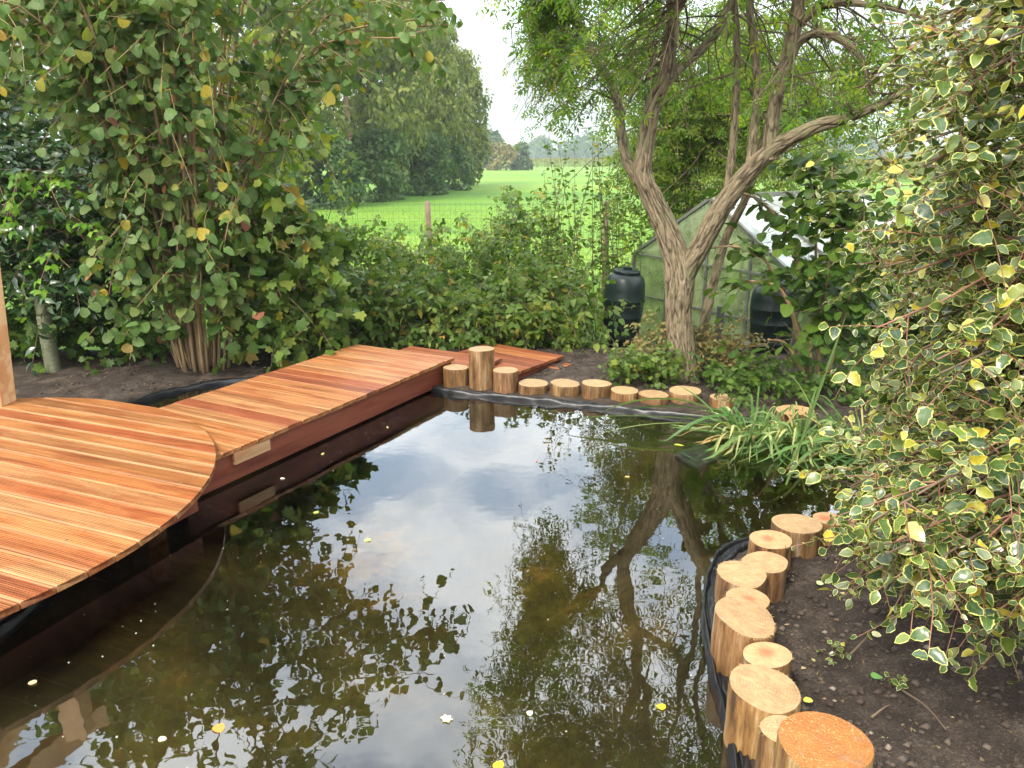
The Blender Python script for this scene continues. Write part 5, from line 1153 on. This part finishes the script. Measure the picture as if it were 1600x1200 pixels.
def suckers():
    t = tag(empty('leafy_shoots', (1.1, 9.2, -.5)), 'thin upright leafy shoots at the fence post left of the elder', 'shrub')
    n = 30; X_ = U(.55, 1.55, n); Y_ = U(8.9, 9.5, n); P0 = np.stack([X_, Y_, np.full(n, -.45)], 1); SP = shoots(P0, RS.randn(n, 3) * np.array([.08, .08, 0]) + np.array([0, 0, 1]), U(1.6, 2.6, n), U(0, .15, n), 10, .03)
    V, T = tubes_many(SP, .008, .002, 4); mesh_part('stems', V, T, t, M['twig'], 'stuff')
    P, D, Nn, S = leaves_on(SP, 46, .07, .4, .2, .9, nj=.7, hang=.2, jit=.03); emit(t, P, D, Nn, S, TP['simple'], M['bramble'], 100)
    t = tag(empty('green_bush', (2.0, 10.7, -.5)), 'dense yellow green bush filling the gap behind the elder fork', 'bush')
    n = 260; P0 = np.stack([U(1.5, 2.6, n), U(10.4, 11.0, n), U(-.3, 1.9, n)], 1); SP = shoots(P0, rand_unit(n) + np.array([0, 0, .5]), U(.2, .5, n), U(.02, .2, n), 5)
    V, T = tubes_many(SP, .003, .0015, 3); mesh_part('stems', V, T, t, M['twig'], 'stuff')
    P, D, Nn, S = leaves_on(SP, 8, .085, .4, .1, .9, nj=.7); emit(t, P, D, Nn, S, TP['simple'], M['bright'], 100)
suckers()
thicket('dry_undergrowth', 'browning low shrub between the dark butt and the elder trunk', 'undergrowth', 1.05, 2.0, 6.05, 6.6, 230, .5, .045, TP['simple'], M['dry'], 10, (.15, .4), hfun=lambda x, y: .34 - .12 * abs(x - 1.1), pick=150, stemr=.0025)
thicket('ground_ivy', 'green leafy ground cover left of the elder foot', 'ground cover', .78, 1.3, 5.72, 6.15, 130, .25, .05, TP['maple'], M['bramble'], 6, (.1, .22), hfun=lambda x, y: .22, pick=120, stemr=.002)
thicket('shade_weeds', 'shaded weeds between the elder foot and the broad leaved shrub', 'weeds', 1.5, 3.4, 5.2, 6.2, 330, .3, .06, TP['simple'], M['sapling'], 8, (.12, .3), hfun=lambda x, y: .16 + .06 * math.sin(x * 5), pick=150, stemr=.002)
thicket('far_right_shrub', 'green shrub closing the view behind the holly', 'shrub', 3.1, 4.8, 6.6, 8.2, 380, 1.5, .11, TP['hazel'], M['sapling'], 8, (.3, .6), hfun=lambda x, y: 1.2 + .2 * math.sin(x * 3), pick=100)
def tomato():
    t = tag(empty('tomato_plants', (2.9, 9.3, -.5)), 'green plants growing inside the greenhouse, dim through its panes', 'plants')
    n = 150; a = U(.2, 2.1, n); b = U(.3, 2.2, n); dx = np.array([1.275, -2.2]) / 2.543; dy = np.array([2.2, 1.275]) / 2.543
    XY = np.array([1.54, 9.7]) + a[:, None] * dx + b[:, None] * dy; P0 = np.column_stack([XY, U(-.4, .45, n)]); SP = shoots(P0, RS.randn(n, 3) * .3 + np.array([0, 0, .6]), U(.2, .45, n), U(0, .2, n), 5)
    V, T = tubes_many(SP, .005, .002, 3); mesh_part('stems', V, T, t, M['twig'], 'stuff')
    P, D, Nn, S = leaves_on(SP, 7, .12, .3, nj=.6); emit(t, P, D, Nn, S, TP['simple'], M['bright'], 0)
tomato()

# ------------------------------------------------------------------ variegated holly
def holly():
    t = tag(empty('variegated_holly', (2.55, 2.7, 0)), 'big variegated holly with cream edged leaves overhanging the right bank', 'holly')
    cx, cy = 2.55, 2.75
    limb(t, 'trunk', [(cx, cy, -.05), (cx + .03, cy, 1.2), (cx, cy + .05, 2.6), (cx, cy, 4.0)], .07, .03, M['pale_bark'], 30, 12)
    def bare0(P): return ((P[:, 1] < 1.75) & (P[:, 0] < .53 * (P[:, 1] + .15))) | (P[:, 2] < .22) | ((P[:, 2] < .5) & (P[:, 1] < 1.7)) | (np.linalg.norm(P - np.array([0, 0, EYE]), axis=1) < 1.25)
    tips = []
    n = 110
    for k in range(n):
        z = .35 + 3.6 * (k / n) ** .9; a = R(180) + R(random.uniform(-75, 70)); Rr = random.uniform(.85, 1.28) * (1.0 if z < 2.6 else 1 - (z - 2.6) * .22)
        x1, y1 = cx + Rr * math.cos(a) * 1.0, cy + Rr * math.sin(a) * 1.15
        tips.append([(cx, cy, z * .9 + .1), (cx + .5 * (x1 - cx), cy + .5 * (y1 - cy), z + random.uniform(.0, .22)), (x1, y1, z + random.uniform(-.35, .1))])
    for k in range(190):
        yy = random.uniform(-150, 985); lim = float(np.interp(yy, [0, 250, 420, 700, 840, 900, 950, 1000], [1400, 1350, 1300, 1290, 1270, 1310, 1385, 1420]))
        q = at(lim + 20 + (1720 - lim) * random.random() ** 1.2, yy, random.uniform(1.85, 3.0) if yy < 800 else random.uniform(1.6, 2.15)); z0 = max(.5, min(3.6, q[2] + random.uniform(0, .4)))
        q0 = (cx - .25, cy - .45, z0) if yy < 700 else (2.15, 2.0, q[2] + random.uniform(0, .4))
        tips.append([q0, ((q0[0] + q[0]) / 2, (q0[1] + q[1]) / 2 + .05, (q0[2] + q[2]) / 2 + .12), q])
    for k in range(44):
        q = at(random.uniform(1265, 1400), random.uniform(640, 930), random.uniform(2.2, 2.95)); q = (q[0], q[1], max(.28, q[2]))
        tips.append([(2.25, 2.6, q[2] + .3), ((2.25 + q[0]) / 2, (2.6 + q[1]) / 2, q[2] + random.uniform(.12, .35)), q])
    tips += [[(cx, cy, .9), (2.3, 2.2, 1.0 + .1 * k), (2.15, 2.0, .6 + .16 * k)] for k in range(7)]
    Cs = []
    for p in tips:
        c = catmull(p, 14)
        c = c[:max(5, 14 - int(bare0(c).sum()))] if bare0(c).any() else c
        c = catmull(list(c[::2] if len(c) > 6 else c), 14); Cs.append(c); V, T, bv = tube(c, np.linspace(random.uniform(.008, .014), .0025, 14), 6); mesh_part('branch', V, T, t, M['red_twig'] if random.random() < .4 else M['twig'], None, {'bark': bv})
    P0 = np.vstack([c[(U(.25, 1, 13) ** .6 * 13).astype(int)] for c in Cs]); n = len(P0); outv = nrm(P0 - np.array([cx, cy, 1.7]))
    D = rand_unit(n) * .8 + outv * .7 + np.array([0, 0, .1]); SP = shoots(P0, D, U(.12, .34, n), U(.0, .10, n), 4, .1)
    def bare(P): return ((P[:, 1] < 1.75) & (P[:, 0] < .53 * (P[:, 1] + .15))) | (P[:, 2] < .22) | ((P[:, 2] < .5) & (P[:, 1] < 1.7)) | (np.linalg.norm(P - np.array([0, 0, EYE]), axis=1) < 1.3)
    SP = SP[~bare(SP[:, -1])]; outv = nrm(SP[:, 0] - np.array([cx, cy, 1.7]))
    V, T = tubes_many(SP, .0026, .0012, 3); mesh_part('twigs', V, T, t, M['red_twig'], 'stuff')
    P, D, Nn, S = leaves_on(SP, 9, .044, .55, .1, .8, upw=.6, out=outv, outw=.5, hang=.05, nj=.6)
    # leaves stay out of the camera's own standing room
    u, v, f = proj(P); keep = ~bare(P) & (P[:, 2] > .12) & ((P[:, 0] < 2.5) | (RS.rand(len(P)) < .3)) & (P[:, 2] < 3.9) & ~((P[:, 0] > .95 * (P[:, 1] + .7)) & (RS.rand(len(P)) < .6))
    emit(t, P, D, Nn, S, TP['holly'], M['holly'], 300, keep=keep, hi=TP['holly_fine'])
holly()
def holly_back():
    t = tag(empty('variegated_holly', (2.9, 3.9, 0)), 'second paler holly growth behind, over the sedge', 'holly')
    P0 = np.stack([U(1.75, 3.3, 420), U(3.5, 4.6, 420), U(.2, 3.2, 420)], 1); P0 = P0[(P0[:, 0] > 2.0 + .25 * np.sin(P0[:, 2] * 3))]; n = len(P0)
    limb(t, 'trunk', [(2.9, 4.0, -.05), (2.92, 4.0, 1.5), (2.9, 4.05, 3.0)], .05, .02, M['pale_bark'], 20, 10)
    SP = shoots(P0, rand_unit(n) + np.array([-.5, -.3, 0]), U(.2, .5, n), U(0, .15, n), 6)
    V, T = tubes_many(SP, .003, .0012, 3); mesh_part('twigs', V, T, t, M['twig'], 'stuff')
    P, D, Nn, S = leaves_on(SP, 10, .052, .35, .05, .8, upw=.6, nj=.6, hang=.1); emit(t, P, D, Nn, S, TP['holly'], M['holly'], 150)
holly_back()

# ------------------------------------------------------------------ sedge / iris blades
def blade(parent, p0, d, L, droop, w_, twist, mat, kink=None):
    K = 12; ts = np.linspace(0, 1, K); d = nrm(np.array(d, float)); P = np.array(p0)[None] + d[None] * L * ts[:, None]; P[:, 2] -= droop * ts ** 2.2
    if kink is not None:
        k = kink; i0 = int(k * (K - 1)); v = P[i0 + 1:] - P[i0]; s = np.linalg.norm(v, axis=1)
        dd = nrm(np.array([d[0], d[1], -1.1])); P[i0 + 1:] = P[i0] + dd[None] * s[:, None]
    P[:, 2] = np.maximum(P[:, 2], .006)
    Tn = nrm(np.gradient(P, axis=0)); sd_ = nrm(np.cross(Tn, np.array([math.sin(twist) * .8, math.cos(twist) * .8, 1.0])))
    ww = w_ * np.minimum(1, (1.02 - ts) * 4) * (.75 + .25 * np.sin(ts * PI)); up = np.cross(sd_, Tn)
    V = np.stack([P - sd_ * ww[:, None] / 2, P + up * ww[:, None] * .12 * -1, P + sd_ * ww[:, None] / 2], 1).reshape(-1, 3)
    T = []
    for i in range(K - 1):
        for j in range(2): a = i * 3 + j; T += [(a, a + 1, a + 4), (a, a + 4, a + 3)]
    V = V - np.array(parent.location); o = link('leaf', tri_mesh('leaf', V, T, {'edge': np.tile([1, .5, 1], K), 'tint': np.zeros(len(V))}, mat), parent); return o
def sedge(x, y, n, spread, label, seed, bias=(0, 0), Ls=(.35, .8)):
    rnd = random.Random(seed); t = tag(empty('sedge_clump', (x, y, 0)), label, 'sedge', 'sedge clumps in the pond corner')
    V, T, bv = tube(np.array([(x, y, -.15), (x, y, -.03), (x, y, .03)]), [spread * 1.1, spread, spread * .5], 12); mesh_part('rootstock', V, T, t, M['dry'], None)
    for k in range(n):
        a = rnd.uniform(0, 2 * PI); r = spread * rnd.random() ** .5; el = rnd.uniform(.25, 1.4)
        d = (math.cos(a) * math.cos(el) + bias[0], math.sin(a) * math.cos(el) + bias[1], math.sin(el) * rnd.uniform(.6, 1))
        L = rnd.uniform(*Ls); blade(t, (x + r * math.cos(a), y + r * math.sin(a), .0), d, L, L * rnd.uniform(.25, 1.0), rnd.uniform(.009, .019), rnd.uniform(0, 6), M['iris'], rnd.choice([None, None, None, .5, .65]))
    return t
sedge(1.55, 4.72, 150, .13, 'sedge clump nearest the elder with blades trailing left over the water', 1, (-.12, -.05), (.25, .62))
sedge(1.84, 4.62, 150, .12, 'middle sedge clump with pale striped blades', 2, (.0, -.1), (.25, .55))
sedge(2.16, 4.42, 100, .12, 'sedge clump closest to the holly, blades leaning left', 3, (-.15, -.1), (.3, .7))
t_ = tag(empty('fallen_sedge', (1.2, 4.9, 0)), 'long flat flag leaves lying over logs and water', 'reed leaves')
for (p, q, L, dr, w_) in [((1.45, 4.85, .10), (-1, .28, .42), .95, .42, .030), ((1.5, 4.8, .06), (-1, .1, .12), 1.15, .14, .026), ((1.45, 4.75, .05), (-1, -.05, .2), 1.0, .25, .022), ((1.6, 4.7, .10), (-1, -.1, .5), .75, .5, .022), ((1.7, 4.7, .12), (-.55, .1, .9), .62, .42, .026), ((1.95, 4.6, .1), (-.35, .2, .9), .6, .2, .026), ((1.6, 4.65, .05), (-.8, -.6, .3), .6, .3, .022), ((2.0, 4.5, .1), (1, .1, .3), .7, .25, .024), ((2.05, 4.5, .1), (.9, -.1, .5), .7, .4, .024), ((2.2, 4.4, .1), (-1, -.2, .25), .8, .3, .024), ((1.9, 4.4, .05), (-.7, -.7, .25), .5, .2, .02), ((1.5, 4.9, .08), (-1, .35, .2), .8, .2, .028)]:
    blade(t_, p, q, L, dr, w_, random.uniform(0, 6), M['iris'])
tf = tag(empty('flag_leaf', (1.35, 3.45, 0)), 'single long upright blue green blade leaning over the water before the holly', 'reed leaf')
a_ = np.array(at(1228, 758, 3.35)); b_ = np.array(at(1325, 480, 3.6)); blade(tf, a_, b_ - a_, float(np.linalg.norm(b_ - a_)), .02, .019, 1.0, M['sapling'])

# ------------------------------------------------------------------ small things
def single_leaf(x, y, z, s, a, label, col, tpl='hazel', group=None, roll=0.0):
    m = leaf_mat('fallen_' + label.split()[0], [(0, col), (1, tuple(c * 1.05 for c in col))], trans=.2, rough=.5)
    V, T, E = TP[tpl][0]; V = V.copy() * s; V[:, 2] = V[:, 2] * .35
    o = link('fallen_leaf', tri_mesh('fallen_leaf', V, T, {'edge': E, 'tint': np.full(len(V), .3)}, m)); o.location = (x, y, z); o.rotation_euler = (roll, 0, a); tag(o, label, 'leaf', group); return o
def gp(x, y, z=0.0):
    u = (x - 800) / 1202; v = (600 - y) / 1202; r = (u, math.cos(PITCH) + v * math.sin(PITCH), -math.sin(PITCH) + v * math.cos(PITCH)); t = (z - EYE) / r[2]; return r[0] * t, r[1] * t
Yl = (.42, .42, .17); Yw = (.5, .38, .06)
FL = [(503, 712, .07, 'pale curled leaf floating nearest the side of the walkway', Yl, 'laurel'), (592, 645, .055, 'buff leaf floating beside the far half of the walkway', (.5, .42, .22), 'laurel'), (605, 667, .05, 'narrow pale leaf floating beside the walkway', Yl, 'laurel'), (438, 749, .035, 'tiny white leaf floating by the round deck', (.7, .7, .6), 'hazel'), (495, 803, .04, 'round yellow green leaf floating on dark reflection', (.55, .6, .15), 'hazel'), (579, 843, .045, 'oval lime leaf floating in the leafy reflection', (.5, .6, .2), 'hazel'), (338, 1134, .055, 'orange brown leaf floating near the bottom edge', (.6, .25, .08), 'hazel'), (692, 1129, .055, 'cream frilled leaf floating in the sky reflection', (.7, .62, .38), 'maple'), (1040, 1108, .045, 'yellow and green leaf floating close to the log row', Yw, 'hazel'), (840, 720, .04, 'red petal like leaf floating on the bright sky reflection', (.6, .15, .1), 'laurel'), (1052, 695, .10, 'long yellow green leaf floating before the sedge', (.45, .5, .1), 'laurel'), (980, 747, .04, 'small tan leaf floating by the elder reflection', (.55, .4, .15), 'hazel'), (788, 1197, .05, 'yellow leaf floating at the bottom edge, centre', Yw, 'hazel'), (827, 1112, .03, 'small white leaf floating right of centre', (.7, .7, .65), 'hazel'), (247, 1157, .035, 'pale leaf floating low in the pond, left', (.65, .6, .4), 'hazel'), (50, 1071, .04, 'buff leaf floating below the round deck', (.6, .42, .25), 'hazel')]
for i, (x, y, s, lb, c, tp) in enumerate(FL):
    X_, Y_ = gp(x, y); single_leaf(X_, Y_, .004, s * .72, i * 1.7, lb, c, tp, 'leaves floating on the pond')
n = 420; xs = U(-1.9, 1.9, n); ys = U(1.7, 5.6, n); d_ = pond_dist(xs, ys); k = d_ > .05; P = np.stack([xs, ys, np.full(n, .0025)], 1)[k]
sp_ = empty('floating_specks', (0, 3.5, 0)); sp_['kind'] = 'stuff'; sp_['label'] = 'tiny pale petals and seeds floating on the pond'
emit(sp_, P, rand_unit(len(P)) * np.array([1, 1, .03]), np.array([0, 0, 1.0]) + RS.randn(len(P), 3) * .05, U(.002, .008, len(P)), [leaf_tpl(.4, 3, .05, .02)], leaf_mat('pale_petal', [(0, (.6, .6, .5)), (1, (.8, .78, .7))], vein=0), pick=0, name='petals')
GL = [(1372, 995, .035, 'pale yellow leaf lying alone on the dark soil', (.6, .6, .35), 'hazel'), (1375, 1051, .04, 'green leaf lying on bare soil below the pale one', (.15, .3, .1), 'hazel'), (1255, 1092, .03, 'lime leaf on soil beside the broad pale log', (.55, .6, .15), 'hazel'), (1283, 912, .03, 'light green leaf on soil behind the log bend', (.5, .6, .3), 'hazel')]
for i, (x, y, s, lb, c, tp) in enumerate(GL):
    X_, Y_ = gp(x, y, .05); single_leaf(X_, Y_, gh(X_, Y_) + .035, s, i * 2.1, lb, c, tp, 'leaves lying on the soil', .2)
for (x, y, lb) in [(1305, 1005, 'small yellow edged seedling sprig on the soil near the logs'), (1405, 1060, 'smaller sprig growing on open soil further right')]:
    X_, Y_ = gp(x, y, .05); z = gh(X_, Y_); t = tag(empty('seedling', (X_, Y_, z)), lb, 'seedling', 'seedlings on the soil')
    P0 = np.tile([[X_, Y_, z]], (7, 1)); SP = shoots(P0, RS.randn(7, 3) * .7 + np.array([0, 0, .9]), U(.04, .08, 7), U(0, .02, 7), 4); V, T = tubes_many(SP, .0012, .0008, 3); mesh_part('stem', V, T, t, M['twig'])
    P, D, Nn, S = leaves_on(SP, 3, .026, .3, .5); emit(t, P, D, Nn, S, TP['holly'], M['holly'], 12)
# twigs on the soil
for i, (a, b, lb) in enumerate([((1410, 1075), (1478, 1142), 'thin dark twig lying on the soil below the right sprig'), ((1362, 1118), (1392, 1098), 'short pale twig lying on the soil'), ((1330, 1015), (1362, 982), 'reddish twig running from the yellow edged sprig')]):
    A0 = gp(*a, .05); B0 = gp(*b, .05); P = catmull([(A0[0], A0[1], gh(*A0) + .03), ((A0[0] + B0[0]) / 2 + .01, (A0[1] + B0[1]) / 2, gh(*A0) + .045), (B0[0], B0[1], gh(*B0) + .03)], 8)
    V, T, bv = tube(P, np.linspace(.004, .0018, 8), 5); o = link('twig', tri_mesh('twig', V, T, None, M['twig'])); tag(o, lb, 'twig')
# crumbs of soil
def crumbs():
    n = 11000; X_ = np.concatenate([U(.75, 3.0, 8500), U(-3.6, -1.6, 1200), U(-.2, 1.6, 1300)]); Y_ = np.concatenate([U(1.0, 3.3, 8500), U(5.6, 6.5, 1200), U(5.6, 6.9, 1300)])
    d = pond_dist(X_, Y_); k = d < -.05; X_, Y_ = X_[k], Y_[k]; n = len(X_)
    Z_ = base_h(X_, Y_) + .022 * vn(X_ * 7, Y_ * 7) + .020 * vn(X_ * 17, Y_ * 17) + .014 * vn(X_ * 34, Y_ * 34)
    r = .002 + .015 * RS.rand(n) ** 5
    o = np.array([[1, 0, 0], [-1, 0, 0], [0, 1, 0], [0, -1, 0], [0, 0, 1], [0, 0, -1.0]]); T = np.array([[0, 2, 4], [2, 1, 4], [1, 3, 4], [3, 0, 4], [2, 0, 5], [1, 2, 5], [3, 1, 5], [0, 3, 5]])
    V = o[None] * (1 + RS.randn(n, 6, 1) * .25) * r[:, None, None] * np.array([1.2, 1, .7]); V = V + np.stack([X_, Y_, Z_ + r * .3], 1)[:, None]
    TT = (T[None] + (np.arange(n) * 6)[:, None, None]).reshape(-1, 3)
    m, nt, N, L = new_mat('soil_crumb'); out = N('ShaderNodeOutputMaterial'); a = N('ShaderNodeAttribute'); a.attribute_name = 'tint'
    rp = ramp(N, [(0, (.03, .02, .013)), (.7, (.06, .042, .03)), (.96, (.10, .075, .055)), (1, (.22, .18, .14))]); L(a.outputs['Fac'], rp.inputs[0]); p = N('ShaderNodeBsdfPrincipled'); L(rp.outputs[0], p.inputs['Base Color']); p.inputs['Roughness'].default_value = .9; L(p.outputs[0], out.inputs[0])
    link('soil_crumbs', tri_mesh('soil_crumbs', V.reshape(-1, 3), TT, {'tint': np.repeat(RS.rand(n), 6)}, m, smooth=False), kind='stuff')
crumbs()
def litter():
    n = 520; X_ = U(.8, 3.0, n); Y_ = U(1.2, 3.2, n); k = pond_dist(X_, Y_) < -.12; X_, Y_ = X_[k], Y_[k]; n = len(X_)
    P = np.stack([X_, Y_, base_h(X_, Y_) + .022 * vn(X_ * 7, Y_ * 7) + .020 * vn(X_ * 17, Y_ * 17) + .014 * vn(X_ * 34, Y_ * 34) + .004], 1)
    t = empty('soil_litter', (1.5, 2, 0)); t['kind'] = 'stuff'; t['label'] = 'bits of bark, sawdust and dead leaf scattered on the soil'
    m = leaf_mat('litter', [(0, (.10, .07, .04)), (.5, (.22, .15, .08)), (.8, (.38, .30, .18)), (1, (.3, .32, .12))], trans=.05, vein=0)
    emit(t, P, rand_unit(n) * np.array([1, 1, .15]), np.array([0, 0, 1.0]) + RS.randn(n, 3) * .25, U(.006, .026, n), [leaf_tpl(.12, 2, .1, .1), leaf_tpl(.35, 2, .2, .2)], m, pick=0, name='bits')
litter()
# submerged paving slab before the sedge
X_, Y_ = 1.20, 4.62
o = link('stone_slab', box_mesh('stone_slab', (-.13, -.1, -.02), (.13, .1, .02), plain('slab_stone', (.22, .24, .24), .8), .008)); o.location = (X_, Y_, -.10); o.rotation_euler = (R(8), R(-6), R(35)); tag(o, 'grey paving slab lying under water before the sedge', 'slab')

# ------------------------------------------------------------------ air
print('TRIS', sum(sum(len(p.vertices) - 2 for p in o.data.polygons) if len(o.data.polygons) < 3000 else len(o.data.loops) - 2 * len(o.data.polygons) for o in sc.objects if o.type == 'MESH'))
HAZE = True
if HAZE:
    m, nt, N, L = new_mat('haze'); out = N('ShaderNodeOutputMaterial'); pv = N('ShaderNodeVolumePrincipled'); pv.inputs['Color'].default_value = (.80, .88, .96, 1); pv.inputs['Density'].default_value = .0007; pv.inputs['Anisotropy'].default_value = .2
    L(pv.outputs[0], out.inputs['Volume'])
    link('haze', box_mesh('haze', (-700, -60, -4), (700, 900, 42), m), kind='stuff')
